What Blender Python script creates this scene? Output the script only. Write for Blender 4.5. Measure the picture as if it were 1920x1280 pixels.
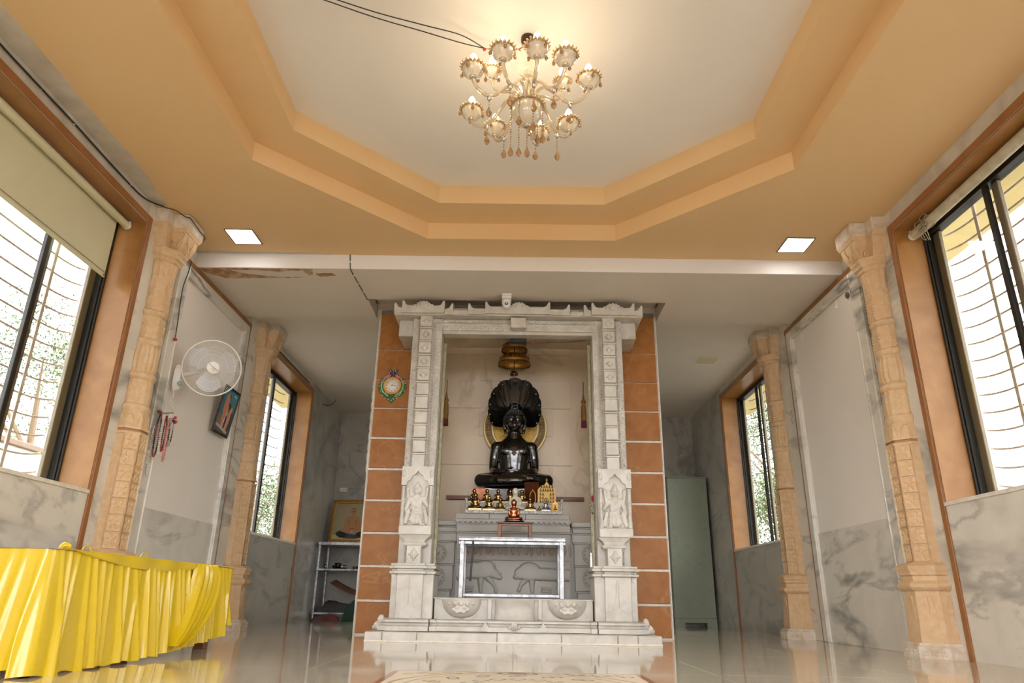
import bpy, bmesh, math, random
import numpy as np
from mathutils import Vector, Matrix
for _o in list(bpy.data.objects):
    bpy.data.objects.remove(_o)
SC = bpy.context.scene
COL = SC.collection
PI = math.pi
random.seed(7)

# ------------------------------------------------------------------ camera
def set_camera():
    th, ro, ya = .351794, .0158609, -.0076421
    f = Vector((math.sin(ya) * math.cos(th), math.cos(ya) * math.cos(th), math.sin(th)))
    r0 = Vector((math.cos(ya), -math.sin(ya), 0)); u0 = r0.cross(f)
    r = r0 * math.cos(ro) + u0 * math.sin(ro); u = u0 * math.cos(ro) - r0 * math.sin(ro)
    cd = bpy.data.cameras.new('camera'); c = bpy.data.objects.new('camera', cd); COL.objects.link(c)
    cd.sensor_width = 36; cd.lens = 1316.388 / 1920 * 36; cd.clip_start = .02; cd.clip_end = 200
    m = Matrix((r, u, -f)).transposed().to_4x4(); m.translation = (0, 0, .31)
    c.matrix_world = m
    SC.camera = c
set_camera()

# ------------------------------------------------------------------ daylight and exposure
W_ = bpy.data.worlds.new('sky'); SC.world = W_; W_.use_nodes = True
_bg = W_.node_tree.nodes['Background']
_bg.inputs[0].default_value = (.985, .985, 1.05, 1); _bg.inputs[1].default_value = 8.0
SC.view_settings.view_transform = 'Standard'; SC.view_settings.look = 'None'
SC.view_settings.gamma = 1; SC.view_settings.use_curve_mapping = False
SC.view_settings.exposure = 0.33
BULB, PANEL = 36.0, 9.0
SC.cycles.max_bounces = 10; SC.cycles.diffuse_bounces = 6; SC.cycles.caustics_reflective = False
SC.cycles.caustics_refractive = False; SC.cycles.sample_clamp_indirect = 4.0
SC.cycles.transparent_max_bounces = 12

# ------------------------------------------------------------------ materials
def S(r, g, b):
    f = lambda c: ((c / 255 + .055) / 1.055) ** 2.4 if c > 10 else c / 255 / 12.92
    return (f(r), f(g), f(b), 1)
_M = {}
def mat(name, col, rough=.5, metal=0, var=None, bump=None, vein=None, coat=0, trans=0, emit=None, alpha=None, sheen=0, spec=None, sub=None):
    """var=(colour, scale, sharpness)  bump=(scale, strength)  vein=(colour, scale, width)"""
    if name in _M: return _M[name]
    m = bpy.data.materials.new(name); m.use_nodes = True; nt = m.node_tree; N = nt.nodes; L = nt.links
    b = N['Principled BSDF']
    b.inputs['Base Color'].default_value = col; b.inputs['Roughness'].default_value = rough
    b.inputs['Metallic'].default_value = metal
    if coat: b.inputs['Coat Weight'].default_value = coat; b.inputs['Coat Roughness'].default_value = .05
    if trans: b.inputs['Transmission Weight'].default_value = trans
    if sheen: b.inputs['Sheen Weight'].default_value = sheen
    if spec is not None: b.inputs['Specular IOR Level'].default_value = spec
    if emit: b.inputs['Emission Color'].default_value = emit[0]; b.inputs['Emission Strength'].default_value = emit[1]
    if var or bump or vein:
        geo = N.new('ShaderNodeNewGeometry')
    cur = None
    def mixin(fac, c2):
        nonlocal cur
        mx = N.new('ShaderNodeMix'); mx.data_type = 'RGBA'
        L.new(fac, mx.inputs[0])
        if cur is None: mx.inputs[6].default_value = col
        else: L.new(cur, mx.inputs[6])
        mx.inputs[7].default_value = c2
        cur = mx.outputs[2]
    vs = var if isinstance(var, list) else ([var] if var else [])
    for c2, sc, sh in vs:
        n = N.new('ShaderNodeTexNoise'); n.inputs['Scale'].default_value = sc; n.inputs['Detail'].default_value = 5
        n.inputs['Distortion'].default_value = .6
        L.new(geo.outputs['Position'], n.inputs['Vector'])
        r = N.new('ShaderNodeMapRange'); r.inputs[1].default_value = .5 - .5 / sh + .05; r.inputs[2].default_value = .5 + .5 / sh + .05
        L.new(n.outputs['Fac'], r.inputs[0]); mixin(r.outputs[0], c2)
    ve = vein if isinstance(vein, list) else ([vein] if vein else [])
    for c2, sc, wd in ve:
        mp = N.new('ShaderNodeMapping'); mp.inputs['Rotation'].default_value = (.6, .5, .7); mp.inputs['Scale'].default_value = (1, .3, .8)
        L.new(geo.outputs['Position'], mp.inputs[0])
        n = N.new('ShaderNodeTexNoise'); n.inputs['Scale'].default_value = sc; n.inputs['Detail'].default_value = 6
        n.inputs['Roughness'].default_value = .55; n.inputs['Distortion'].default_value = .5
        L.new(mp.outputs[0], n.inputs['Vector'])
        s = N.new('ShaderNodeMath'); s.operation = 'SUBTRACT'; s.inputs[1].default_value = .5; L.new(n.outputs['Fac'], s.inputs[0])
        a = N.new('ShaderNodeMath'); a.operation = 'ABSOLUTE'; L.new(s.outputs[0], a.inputs[0])
        r = N.new('ShaderNodeMapRange'); r.inputs[1].default_value = 0; r.inputs[2].default_value = wd
        r.inputs[3].default_value = 1; r.inputs[4].default_value = 0
        L.new(a.outputs[0], r.inputs[0])
        n2 = N.new('ShaderNodeTexNoise'); n2.inputs['Scale'].default_value = sc * 1.7; L.new(geo.outputs['Position'], n2.inputs['Vector'])
        r2 = N.new('ShaderNodeMapRange'); r2.inputs[1].default_value = .40; r2.inputs[2].default_value = .58; L.new(n2.outputs['Fac'], r2.inputs[0])
        mu = N.new('ShaderNodeMath'); mu.operation = 'MULTIPLY'; L.new(r.outputs[0], mu.inputs[0]); L.new(r2.outputs[0], mu.inputs[1])
        mixin(mu.outputs[0], c2)
    if cur is not None: L.new(cur, b.inputs['Base Color'])
    if bump:
        n = N.new('ShaderNodeTexNoise'); n.inputs['Scale'].default_value = bump[0]; n.inputs['Detail'].default_value = 3
        L.new(geo.outputs['Position'], n.inputs['Vector'])
        bp = N.new('ShaderNodeBump'); bp.inputs['Strength'].default_value = bump[1]; bp.inputs['Distance'].default_value = .01
        L.new(n.outputs['Fac'], bp.inputs['Height']); L.new(bp.outputs[0], b.inputs['Normal'])
    _M[name] = m
    return m
def pane_mat():
    m = bpy.data.materials.new('window_glass'); m.use_nodes = True; N = m.node_tree.nodes; L = m.node_tree.links
    N.remove(N['Principled BSDF'])
    t = N.new('ShaderNodeBsdfTransparent'); t.inputs[0].default_value = (.93, .95, .92, 1)
    g = N.new('ShaderNodeBsdfGlossy'); g.inputs['Roughness'].default_value = .02
    x = N.new('ShaderNodeMixShader'); x.inputs[0].default_value = .06
    L.new(t.outputs[0], x.inputs[1]); L.new(g.outputs[0], x.inputs[2]); L.new(x.outputs[0], N['Material Output'].inputs[0])
    return m
def paint_mat(name, rough=.5, metal=0, coat=0):
    """flat print: colours stored on the mesh"""
    if name in _M: return _M[name]
    m = mat(name, (1, 1, 1, 1), rough, metal, coat=coat)
    a = m.node_tree.nodes.new('ShaderNodeAttribute'); a.attribute_name = 'Col'
    m.node_tree.links.new(a.outputs['Color'], m.node_tree.nodes['Principled BSDF'].inputs['Base Color'])
    return m

ORANGE = mat('orange_ceiling_paint', S(222, 189, 142), .55, var=(S(216, 183, 136), .9, 1.2))
WHITEP = mat('white_ceiling_paint', S(228, 225, 222), .6, var=(S(218, 214, 209), 1.3, 1.2))
SOFFIT = mat('white_soffit_paint', S(222, 215, 206), .6, var=(S(212, 204, 193), 1.6, 1.3))
PANELW = mat('white_wall_panel_paint', S(230, 223, 214), .45, var=(S(222, 214, 203), 2, 1.3))
PLASTER = mat('raw_grey_white_plaster', S(206, 200, 188), .8, var=(S(168, 158, 144), 5, 1.6), bump=(40, .4))
BROWNP = mat('brown_wall_paint', S(162, 116, 74), .6, var=(S(196, 176, 150), 14, 4), bump=(30, .3))
MARBLE_W = mat('grey_veined_white_marble', S(220, 215, 202), .2, var=[(S(212, 206, 193), 1.6, 1.5), (S(204, 199, 188), 4.5, 2)], vein=[(S(150, 147, 140), .75, .035), (S(176, 172, 164), 2.2, .03), (S(120, 117, 110), .45, .012)])
MARBLE_G = mat('dull_grey_marble', S(182, 176, 164), .32, var=(S(150, 146, 138), 2.2, 1.8), vein=[(S(126, 122, 115), .9, .06), (S(140, 136, 128), 2.6, .05)])
MARBLE_S = mat('carved_white_marble', S(206, 202, 193), .38, var=[(S(194, 189, 178), 2.5, 1.5), (S(180, 174, 162), 9, 3)], vein=(S(184, 181, 174), 1.8, .03), bump=(60, .08))
MARBLE_D = mat('dusty_grey_marble', S(168, 165, 157), .45, var=(S(152, 148, 138), 4, 1.6), bump=(60, .1))
FLOORM = mat('polished_beige_floor_marble', S(212, 200, 178), .08, var=[(S(198, 184, 158), 1.3, 1.4), (S(220, 210, 192), 5, 2)], vein=[(S(172, 158, 136), 1.7, .03)], coat=.3)
STONE = mat('pink_buff_sandstone', S(206, 174, 134), .75, var=[(S(198, 164, 122), 7, 1.6), (S(212, 184, 148), 24, 3)], bump=(120, .25))
STONE_L = mat('whitewashed_sandstone', S(214, 206, 192), .75, var=(S(190, 166, 136), 14, 2.5), bump=(120, .25))
STONE_D = mat('dark_groove_stone', S(176, 134, 94), .85)  # darker stone tone, used only for the column's ring groove
TILE = mat('rust_orange_marble_tile', S(162, 106, 52), .35, spec=.25, var=[(S(146, 91, 41), 3.2, 1.5), (S(172, 118, 66), 9, 2)], vein=(S(178, 128, 80), 2.4, .012))
REVEAL = mat('honey_orange_marble_lining', S(148, 102, 52), .3, spec=.25, var=[(S(130, 84, 38), 2.4, 1.4), (S(164, 120, 70), 5, 2)])
BROWNM = mat('brown_marble_strip', S(158, 108, 66), .35, spec=.3, var=(S(136, 88, 50), 5, 1.6))
GROUT = mat('white_joint_marble', S(226, 220, 208), .4, var=(S(200, 192, 178), 20, 2))
BLACKF = mat('black_window_aluminium', S(38, 34, 28), .4, .3)
GREYF = mat('weathered_bronze_shutter_aluminium', S(116, 104, 84), .45, .3)
RUST = mat('rusty_white_painted_iron', S(226, 210, 196), .7, 0, var=(S(190, 164, 146), 20, 2))
STEEL = mat('stainless_steel', S(158, 158, 156), .28, 1, var=(S(96, 94, 92), 22, 2.4))
BRASS = mat('polished_brass', S(152, 124, 84), .15, 1, var=(S(100, 78, 50), 30, 1.6))
GOLD = mat('gold_leaf_metal', S(206, 158, 84), .32, 1, bump=(160, .4))
GOLDP = mat('gold_paint', S(178, 136, 62), .4, .7)
COPPER = mat('polished_copper', S(180, 114, 82), .2, 1, var=(S(136, 76, 52), 12, 1.6))
SILVER = mat('embossed_silver_sheet', S(250, 250, 248), .3, .25, bump=(150, 1.2), var=(S(176, 174, 170), 90, 4))
STEELT = mat('brushed_table_steel', S(136, 136, 134), .32, 1, var=(S(92, 90, 88), 22, 2.4))
BLACKS = mat('polished_black_stone', S(15, 13, 12), .13, coat=.6, spec=.7)
WOOD = mat('brown_wood', S(128, 86, 56), .45, var=(S(116, 66, 38), 12, 1.6))
DARK = mat('black_plastic', S(26, 26, 28), .4)
SLATE = mat('dark_blue_grey_plastic', S(60, 66, 74), .5)
WPLAST = mat('white_plastic', S(228, 226, 220), .35)
GLASSW = pane_mat()

# ------------------------------------------------------------------ mesh helper
class MB:
    def __init__(s): s.v = []; s.f = []; s.m = []; s.s = []; s.c = None
    def add(s, vs, fs, m=0, smooth=False):
        o = len(s.v); s.v += [tuple(p) for p in vs]
        for f in fs: s.f.append([i + o for i in f]); s.m.append(m); s.s.append(smooth)
        return s
    def mark(s): return len(s.v)
    def xf(s, M, i0=0, i1=None):
        for i in range(i0, i1 if i1 is not None else len(s.v)): s.v[i] = tuple(M @ Vector(s.v[i]))
        return s
    def box(s, x0, x1, y0, y1, z0, z1, m=0, c=0):
        if x0 > x1: x0, x1 = x1, x0
        if y0 > y1: y0, y1 = y1, y0
        if z0 > z1: z0, z1 = z1, z0
        c = min(c, (x1 - x0) * .45, (y1 - y0) * .45, (z1 - z0) * .45)
        if c <= 0:
            V = [(x, y, z) for z in (z0, z1) for y in (y0, y1) for x in (x0, x1)]
            return s.add(V, [(0, 2, 3, 1), (4, 5, 7, 6), (0, 1, 5, 4), (2, 6, 7, 3), (0, 4, 6, 2), (1, 3, 7, 5)], m)
        V = []; idx = {}
        for sx in (0, 1):
            for sy in (0, 1):
                for sz in (0, 1):
                    X = (x0, x1)[sx]; Y = (y0, y1)[sy]; Z = (z0, z1)[sz]
                    dx = c if sx == 0 else -c; dy = c if sy == 0 else -c; dz = c if sz == 0 else -c
                    idx[sx, sy, sz] = (len(V), len(V) + 1, len(V) + 2)
                    V += [(X, Y + dy, Z + dz), (X + dx, Y, Z + dz), (X + dx, Y + dy, Z)]
        F = []
        g = lambda a, b, c_, k: idx[a, b, c_][k]
        F += [(g(0, 0, 0, 0), g(0, 0, 1, 0), g(0, 1, 1, 0), g(0, 1, 0, 0)), (g(1, 0, 0, 0), g(1, 1, 0, 0), g(1, 1, 1, 0), g(1, 0, 1, 0)),
              (g(0, 0, 0, 1), g(1, 0, 0, 1), g(1, 0, 1, 1), g(0, 0, 1, 1)), (g(0, 1, 0, 1), g(0, 1, 1, 1), g(1, 1, 1, 1), g(1, 1, 0, 1)),
              (g(0, 0, 0, 2), g(0, 1, 0, 2), g(1, 1, 0, 2), g(1, 0, 0, 2)), (g(0, 0, 1, 2), g(1, 0, 1, 2), g(1, 1, 1, 2), g(0, 1, 1, 2))]
        for a in (0, 1):
            for b in (0, 1):
                F.append((g(a, b, 0, 0), g(a, b, 1, 0), g(a, b, 1, 1), g(a, b, 0, 1)))
                F.append((g(a, 0, b, 0), g(a, 1, b, 0), g(a, 1, b, 2), g(a, 0, b, 2)))
                F.append((g(0, a, b, 1), g(1, a, b, 1), g(1, a, b, 2), g(0, a, b, 2)))
        F += [t for t in idx.values()]
        return s.add(V, F, m)
    def loft(s, secs, m=0, smooth=False, closed=True, caps=True):
        n = len(secs[0]); V = [p for q in secs for p in q]; F = []
        for k in range(len(secs) - 1):
            for i in range(n if closed else n - 1):
                j = (i + 1) % n
                F.append((k * n + i, k * n + j, (k + 1) * n + j, (k + 1) * n + i))
        s.add(V, F, m, smooth)
        if caps and closed:
            s.add(secs[0], [list(range(n))[::-1]], m); s.add(secs[-1], [list(range(n))], m)
        return s
    def prism(s, poly, ax, a, b, m=0):
        put = {'x': lambda p, c: (c, p[0], p[1]), 'y': lambda p, c: (p[0], c, p[1]), 'z': lambda p, c: (p[0], p[1], c)}[ax]
        return s.loft([[put(p, a) for p in poly], [put(p, b) for p in poly]], m)
    def lathe(s, prof, c=(0, 0, 0), n=24, m=0, smooth=True, mod=None, caps=False):
        secs = []
        for k, (r, z) in enumerate(prof):
            secs.append([(c[0] + r * (mod(2 * PI * i / n, k) if mod else 1) * math.cos(2 * PI * i / n), c[1] + r * (mod(2 * PI * i / n, k) if mod else 1) * math.sin(2 * PI * i / n), c[2] + z) for i in range(n)])
        return s.loft(secs, m, smooth, True, caps)
    def tube(s, pts, r, n=8, m=0, closed=False, smooth=True):
        P = [Vector(p) for p in pts]; k = len(P); R = r if isinstance(r, (list, tuple)) else [r] * k
        secs = []; prev = None
        for i in range(k):
            a = P[(i - 1) % k] if (closed or i > 0) else P[i]; b = P[(i + 1) % k] if (closed or i < k - 1) else P[i]
            t = (b - a); t = t.normalized() if t.length > 1e-9 else Vector((0, 0, 1))
            if prev is None: prev = t.orthogonal().normalized()
            u = prev - t * prev.dot(t); u = u.normalized() if u.length > 1e-6 else t.orthogonal().normalized(); prev = u
            w = t.cross(u)
            secs.append([P[i] + (u * math.cos(2 * PI * j / n) + w * math.sin(2 * PI * j / n)) * R[i] for j in range(n)])
        if closed: secs.append(secs[0])
        return s.loft(secs, m, smooth, True, not closed)
    def ball(s, c, r, nu=12, nv=8, m=0):
        r = r if isinstance(r, (list, tuple)) else (r, r, r)
        V = [(c[0], c[1], c[2] + r[2])]; F = []
        for j in range(1, nv):
            for i in range(nu):
                a = PI * j / nv; b = 2 * PI * i / nu
                V.append((c[0] + r[0] * math.sin(a) * math.cos(b), c[1] + r[1] * math.sin(a) * math.sin(b), c[2] + r[2] * math.cos(a)))
        V.append((c[0], c[1], c[2] - r[2])); e = len(V) - 1
        for i in range(nu):
            F.append((0, 1 + i, 1 + (i + 1) % nu)); F.append((e, e - nu + (i + 1) % nu, e - nu + i))
            for j in range(nv - 2):
                a = 1 + j * nu
                F.append((a + i, a + nu + i, a + nu + (i + 1) % nu, a + (i + 1) % nu))
        return s.add(V, F, m, True)
    def grid(s, fn, nu, nv, m=0, smooth=True):
        V = [fn(i / nu, j / nv) for j in range(nv + 1) for i in range(nu + 1)]
        F = [(j * (nu + 1) + i, j * (nu + 1) + i + 1, (j + 1) * (nu + 1) + i + 1, (j + 1) * (nu + 1) + i) for j in range(nv) for i in range(nu)]
        return s.add(V, F, m, smooth)
    def mirror(s):
        s.v = [(-x, y, z) for x, y, z in s.v]; s.f = [f[::-1] for f in s.f]; return s
    def mesh(s, name, mats, fix=True):
        me = bpy.data.meshes.new(name); me.from_pydata(s.v, [], s.f)
        for m in (mats if isinstance(mats, (list, tuple)) else [mats]): me.materials.append(m)
        me.polygons.foreach_set('material_index', s.m); me.polygons.foreach_set('use_smooth', s.s)
        if s.c is not None:
            a = me.color_attributes.new('Col', 'FLOAT_COLOR', 'POINT'); a.data.foreach_set('color', np.asarray(s.c, 'f').ravel())
        if fix:
            b = bmesh.new(); b.from_mesh(me); bmesh.ops.recalc_face_normals(b, faces=b.faces); b.to_mesh(me); b.free()
        me.update(); return me
    def build(s, name, mats, parent=None, fix=True, at=None, merge=False):
        A = np.array(s.v); lo, hi = A.min(0), A.max(0)
        c = Vector(at) if at is not None else Vector(((lo[0] + hi[0]) / 2, (lo[1] + hi[1]) / 2, lo[2] if parent is None else (lo[2] + hi[2]) / 2))
        s.v = [(p[0] - c.x, p[1] - c.y, p[2] - c.z) for p in s.v]
        return link(name, s.mesh(name, mats, fix), c, parent)
ORG = {}
def link(name, me, c, parent=None):
    o = bpy.data.objects.new(name, me); COL.objects.link(o); c = Vector(c)
    if parent: o.parent = parent; o.location = c - ORG[parent.name]
    else: o.location = c
    ORG[o.name] = c
    return o
def tag(o, label=None, cat=None, group=None, kind=None):
    if label: o['label'] = label
    if cat: o['category'] = cat
    if group: o['group'] = group
    if kind: o['kind'] = kind
    return o
def thing(name, label, cat, loc, group=None):
    o = bpy.data.objects.new(name, None); COL.objects.link(o); o.location = loc; o.empty_display_size = .1
    ORG[o.name] = Vector(loc); return tag(o, label, cat, group)
def frame(name, loc):
    o = bpy.data.objects.new(name, None); COL.objects.link(o); o.location = loc; ORG[o.name] = Vector(loc)
    o['kind'] = 'structure'; return o
def struct(name, mb, mats, at=None):
    o = mb.build(name, mats, None, at=at); o['kind'] = 'structure'; return o
def copy_tree(o, loc, parent=None, rz=None):
    c = o.copy(); COL.objects.link(c); c.location = loc
    if parent: c.parent = parent
    if rz is not None: c.rotation_euler = (0, 0, rz)
    ORG[c.name] = Vector(loc) if not parent else ORG[parent.name] + Vector(loc)
    for ch in o.children: copy_tree(ch, ch.location.copy(), c)
    return c
def BX(*a, **k): return MB().box(*a, **k)
def spline(P, n=6):
    P = [Vector(p) for p in P]; out = []
    for i in range(len(P) - 1):
        p0 = P[max(i - 1, 0)]; p1 = P[i]; p2 = P[i + 1]; p3 = P[min(i + 2, len(P) - 1)]
        for k in range(n):
            t = k / n
            out.append(.5 * ((2 * p1) + (p2 - p0) * t + (2 * p0 - 5 * p1 + 4 * p2 - p3) * t * t + (3 * p1 - p0 - 3 * p2 + p3) * t ** 3))
    out.append(P[-1]); return out
# relief carving: height field h(x,z) on a plate facing -y
def cap2(X, Z, x0, z0, x1, z1, r0, r1=None):
    r1 = r0 if r1 is None else r1
    dx, dz = x1 - x0, z1 - z0; L2 = dx * dx + dz * dz + 1e-12
    t = np.clip(((X - x0) * dx + (Z - z0) * dz) / L2, 0, 1)
    d2 = (X - x0 - t * dx) ** 2 + (Z - z0 - t * dz) ** 2; r = r0 + (r1 - r0) * t
    return np.sqrt(np.maximum(r * r - d2, 0))
def ell2(X, Z, x, z, a, b, h): return h * np.sqrt(np.maximum(1 - ((X - x) / a) ** 2 - ((Z - z) / b) ** 2, 0))
def relief(x0, x1, z0, z1, y, nx, nz, hf, back=.004):
    xs = np.linspace(x0, x1, nx + 1); zs = np.linspace(z0, z1, nz + 1); X, Z = np.meshgrid(xs, zs)
    H = hf(X, Z); mb = MB()
    V = np.stack([X, y - H, Z], -1).reshape(-1, 3).tolist(); w = nx + 1
    F = [(j * w + i, j * w + i + 1, (j + 1) * w + i + 1, (j + 1) * w + i) for j in range(nz) for i in range(nx)]
    mb.add(V, F, 0, True)
    return mb
def printed(x0, x1, z0, z1, nx, nz, cf):
    """flat printed sheet in the xz plane at y=0, colours from cf(u,v) with u,v in 0..1"""
    u, v = np.meshgrid(np.linspace(0, 1, nx + 1), np.linspace(0, 1, nz + 1)); mb = MB(); w = nx + 1
    V = np.stack([x0 + (x1 - x0) * u, 0 * u, z0 + (z1 - z0) * v], -1).reshape(-1, 3).tolist()
    mb.add(V, [(j * w + i, j * w + i + 1, (j + 1) * w + i + 1, (j + 1) * w + i) for j in range(nz) for i in range(nx)], 0, False)
    C = np.ones((u.size, 4)); C[:, :3] = cf(u, v).reshape(-1, 3); mb.c = C
    return mb
def lin(c): return np.array(S(*c)[:3])
def text_mesh(body, size, mat_, name, M, parent, extrude=.0004, align='CENTER'):
    cu = bpy.data.curves.new('t', 'FONT'); cu.body = body; cu.size = size; cu.align_x = align; cu.align_y = 'CENTER'; cu.extrude = extrude; cu.resolution_u = 3
    o = bpy.data.objects.new('t', cu); COL.objects.link(o)
    dg = bpy.context.evaluated_depsgraph_get(); me = bpy.data.meshes.new_from_object(o.evaluated_get(dg))
    bpy.data.objects.remove(o); me.materials.clear(); me.materials.append(mat_); me.transform(M)
    c = sum((v.co for v in me.vertices), Vector()) / max(1, len(me.vertices)); me.transform(Matrix.Translation(-c))
    return link(name, me, c, parent)
def blob(name, mb, mats, voxel, smooth=6, ratio=1.0):
    """fuse overlapping closed lumps into one continuous skin"""
    me = mb.mesh('lump', mats, fix=True); o = bpy.data.objects.new('lump', me); COL.objects.link(o)
    r = o.modifiers.new('r', 'REMESH'); r.mode = 'VOXEL'; r.voxel_size = voxel; r.use_smooth_shade = True
    s = o.modifiers.new('s', 'SMOOTH'); s.iterations = smooth; s.factor = .5
    if ratio < 1: d = o.modifiers.new('d', 'DECIMATE'); d.ratio = ratio
    dg = bpy.context.evaluated_depsgraph_get(); out = bpy.data.meshes.new_from_object(o.evaluated_get(dg)); out.name = name
    bpy.data.objects.remove(o)
    out.materials.clear(); out.materials.append(mats)
    out.polygons.foreach_set('use_smooth', [True] * len(out.polygons))
    return out
# ================================================================== ROOM
XW = 2.78; YF = -2.6; YB = 10.9; ZC = 3.09
WIN = {1: (1.3, 4.62), 2: (7.55, 9.22)}; ZS, ZT = .935, 2.92; XG = 3.03; XO = 3.09
# floor: polished slabs with fine joints
fl = struct('floor', BX(-3.2, 3.2, YF - .3, YB + .3, -.16, -.012), GROUT)
slab_me = {}
xs = [-2.78, -1.85, -.925, 0, .925, 1.85, 2.78]
ys = [YF + i * 1.227 for i in range(12)]
for i in range(6):
    for j in range(11):
        w = xs[i + 1] - xs[i] - .0015; d = ys[j + 1] - ys[j] - .0015
        k = round(w, 3)
        if k not in slab_me: slab_me[k] = BX(-w / 2, w / 2, -d / 2, d / 2, -.012, 0, c=.0006).mesh('floor_slab', FLOORM)
        link('floor_slab', slab_me[k], ((xs[i] + xs[i + 1]) / 2, (ys[j] + ys[j + 1]) / 2, 0), fl)

# ceiling with the stepped octagonal tray
OC = (.03, 3.28)
def octa(pts): # right/left half measured, mirrored front to back
    return [(x, y) for x, y in pts] + [(x, 2 * OC[1] - y) for x, y in reversed(pts)]
O1 = octa([(-1.82, 4.055), (-.752, 5.137), (.80, 5.137), (1.875, 4.095)])
O2 = octa([(-1.515, 3.918), (-.63, 4.82), (.672, 4.82), (1.582, 3.96)])
Z1, Z2 = 3.235, 3.39
def holed(outer, inner, z):
    b = bmesh.new(); E = []
    for loop in (outer, inner):
        vs = [b.verts.new((x, y, z)) for x, y in loop]
        E += [b.edges.new((vs[i], vs[(i + 1) % len(vs)])) for i in range(len(vs))]
    bmesh.ops.triangle_fill(b, edges=E, use_beauty=True)
    b.verts.index_update(); mb = MB(); mb.add([v.co.copy() for v in b.verts], [[v.index for v in f.verts] for f in b.faces]); b.free()
    return mb
YBM = 5.46
rect = [(-XW, YF), (XW, YF), (XW, YBM), (-XW, YBM)]
struct('ceiling', holed(rect, O1, ZC), ORANGE)
def band(loop, z0, z1):
    mb = MB()
    for i in range(len(loop)):
        a, b = loop[i], loop[(i + 1) % len(loop)]
        mb.add([(*a, z0), (*b, z0), (*b, z1), (*a, z1)], [(0, 1, 2, 3)])
    return mb
struct('trim_1', band(O1, ZC, Z1), ORANGE)
struct('ceiling', holed(O1, O2, Z1), ORANGE)
struct('trim_2', band(O2, Z1, Z2), ORANGE)
struct('ceiling', MB().add([(x, y, Z2) for x, y in O2], [list(range(8))]), WHITEP)
struct('ceiling', BX(-3.3, 3.3, YF - .3, YB + .3, 3.41, 3.5), WHITEP)       # roof slab
# dropped beam and soffit with the notch that receives the shrine
ZSO, YS2, NL, NR, YN = 2.96, 6.6, -1.42, 1.40, 6.11
sb = MB(); sb.box(-XW, XW, YBM, YN, ZSO, ZC); sb.box(-XW, NL, YN, YS2, ZSO, ZC); sb.box(NR, XW, YN, YS2, ZSO, ZC)
struct('ceiling', sb, SOFFIT)
struct('trim_3', BX(-XW, XW, YBM - .012, YBM, ZSO - .004, ZC, c=.002), WHITEP)
ZR = 3.06
struct('ceiling', BX(-XW, XW, YS2, YB, ZR, ZR + .06), SOFFIT)
struct('ceiling', BX(NL, NR, YN, YS2, 3.12, 3.16), SOFFIT)
# peeled brown patch and trowelled plaster at the left end of the soffit
random.seed(3)
def blot(name, pts, z, m, th=.002):
    out = []
    for i in range(len(pts)):
        a, b = Vector(pts[i]), Vector(pts[(i + 1) % len(pts)])
        for k in range(5): p = a.lerp(b, k / 5); out.append((p.x + random.uniform(-.008, .008), p.y + random.uniform(-.008, .008)))
    return struct(name, MB().prism(out, 'z', z - th, z), m)
blot('trim_4', [(-2.76, 5.475), (-1.78, 5.475), (-1.8, 5.58), (-1.95, 5.64), (-2.2, 5.665), (-2.6, 5.67), (-2.74, 5.57)], ZSO, BROWNP)
blot('trim_5', [(-2.5, 5.5), (-2.1, 5.52), (-1.86, 5.50), (-1.84, 5.60), (-2.0, 5.635), (-2.2, 5.62), (-2.4, 5.56)], ZSO - .002, SOFFIT)
blot('trim_6', [(-1.77, 5.56), (-1.62, 5.55), (-1.60, 5.60), (-1.75, 5.62)], ZSO, BROWNP, .0015)
blot('trim_7', [(-2.78, 5.40), (-1.75, 5.415), (-1.6, 5.45), (-2.78, 5.45)], ZC, PLASTER)
blot('trim_8', [(-2.78, .4), (-2.66, .5), (-2.62, 1.4), (-2.63, 2.4), (-2.62, 3.2), (-2.64, 3.7), (-2.62, 4.1), (-2.66, 4.45), (-2.68, 4.66), (-2.78, 4.68)], ZC, PLASTER, .003)

# side walls
def side_wall(sx, name):
    X = lambda v: sx * v
    def B(x0, x1, *r, **k): return BX(X(x0), X(x1), *r, **k)
    w = MB()
    def add(y0, y1, z0, z1, m=0): w.box(X(XW), X(XO), y0, y1, z0, z1, m)
    add(YF - .3, WIN[1][0], 0, 3.41)
    add(WIN[1][0], WIN[1][1], 0, ZS, 0); add(WIN[1][0], WIN[1][1], ZT, 3.41, 1)
    add(WIN[1][1], WIN[2][0], 0, 3.41, 0)
    add(WIN[2][0], WIN[2][1], 0, ZS, 2); add(WIN[2][0], WIN[2][1], ZT, 3.41, 1)
    add(WIN[2][1], YB + .3, 0, 3.41, 2)
    struct(name, w, [MARBLE_W, PLASTER, MARBLE_G])
side_wall(-1, 'wall_left'); side_wall(1, 'wall_right')
# back wall faced with marble slabs
wb = struct('wall_back', BX(-XO, XO, YB + .015, YB + .3, 0, 3.41), GROUT)
sl = BX(-.46, .46, 0, .015, -.31, .31, c=.0015).mesh('marble_slab', MARBLE_G)
for i in range(6):
    for j in range(5): link('marble_slab', sl, (-2.78 + .463 + i * .9266, YB, .31 + j * .622), wb)
# unseen wall behind the camera, doorway added and sized to let in frontal daylight
wf = MB(); wf.box(-XO, -2.1, YF - .3, YF, 0, 3.41); wf.box(2.1, XO, YF - .3, YF, 0, 3.41); wf.box(-2.1, 2.1, YF - .3, YF, 2.9, 3.41)
struct('wall_front', wf, PANELW)

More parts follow.
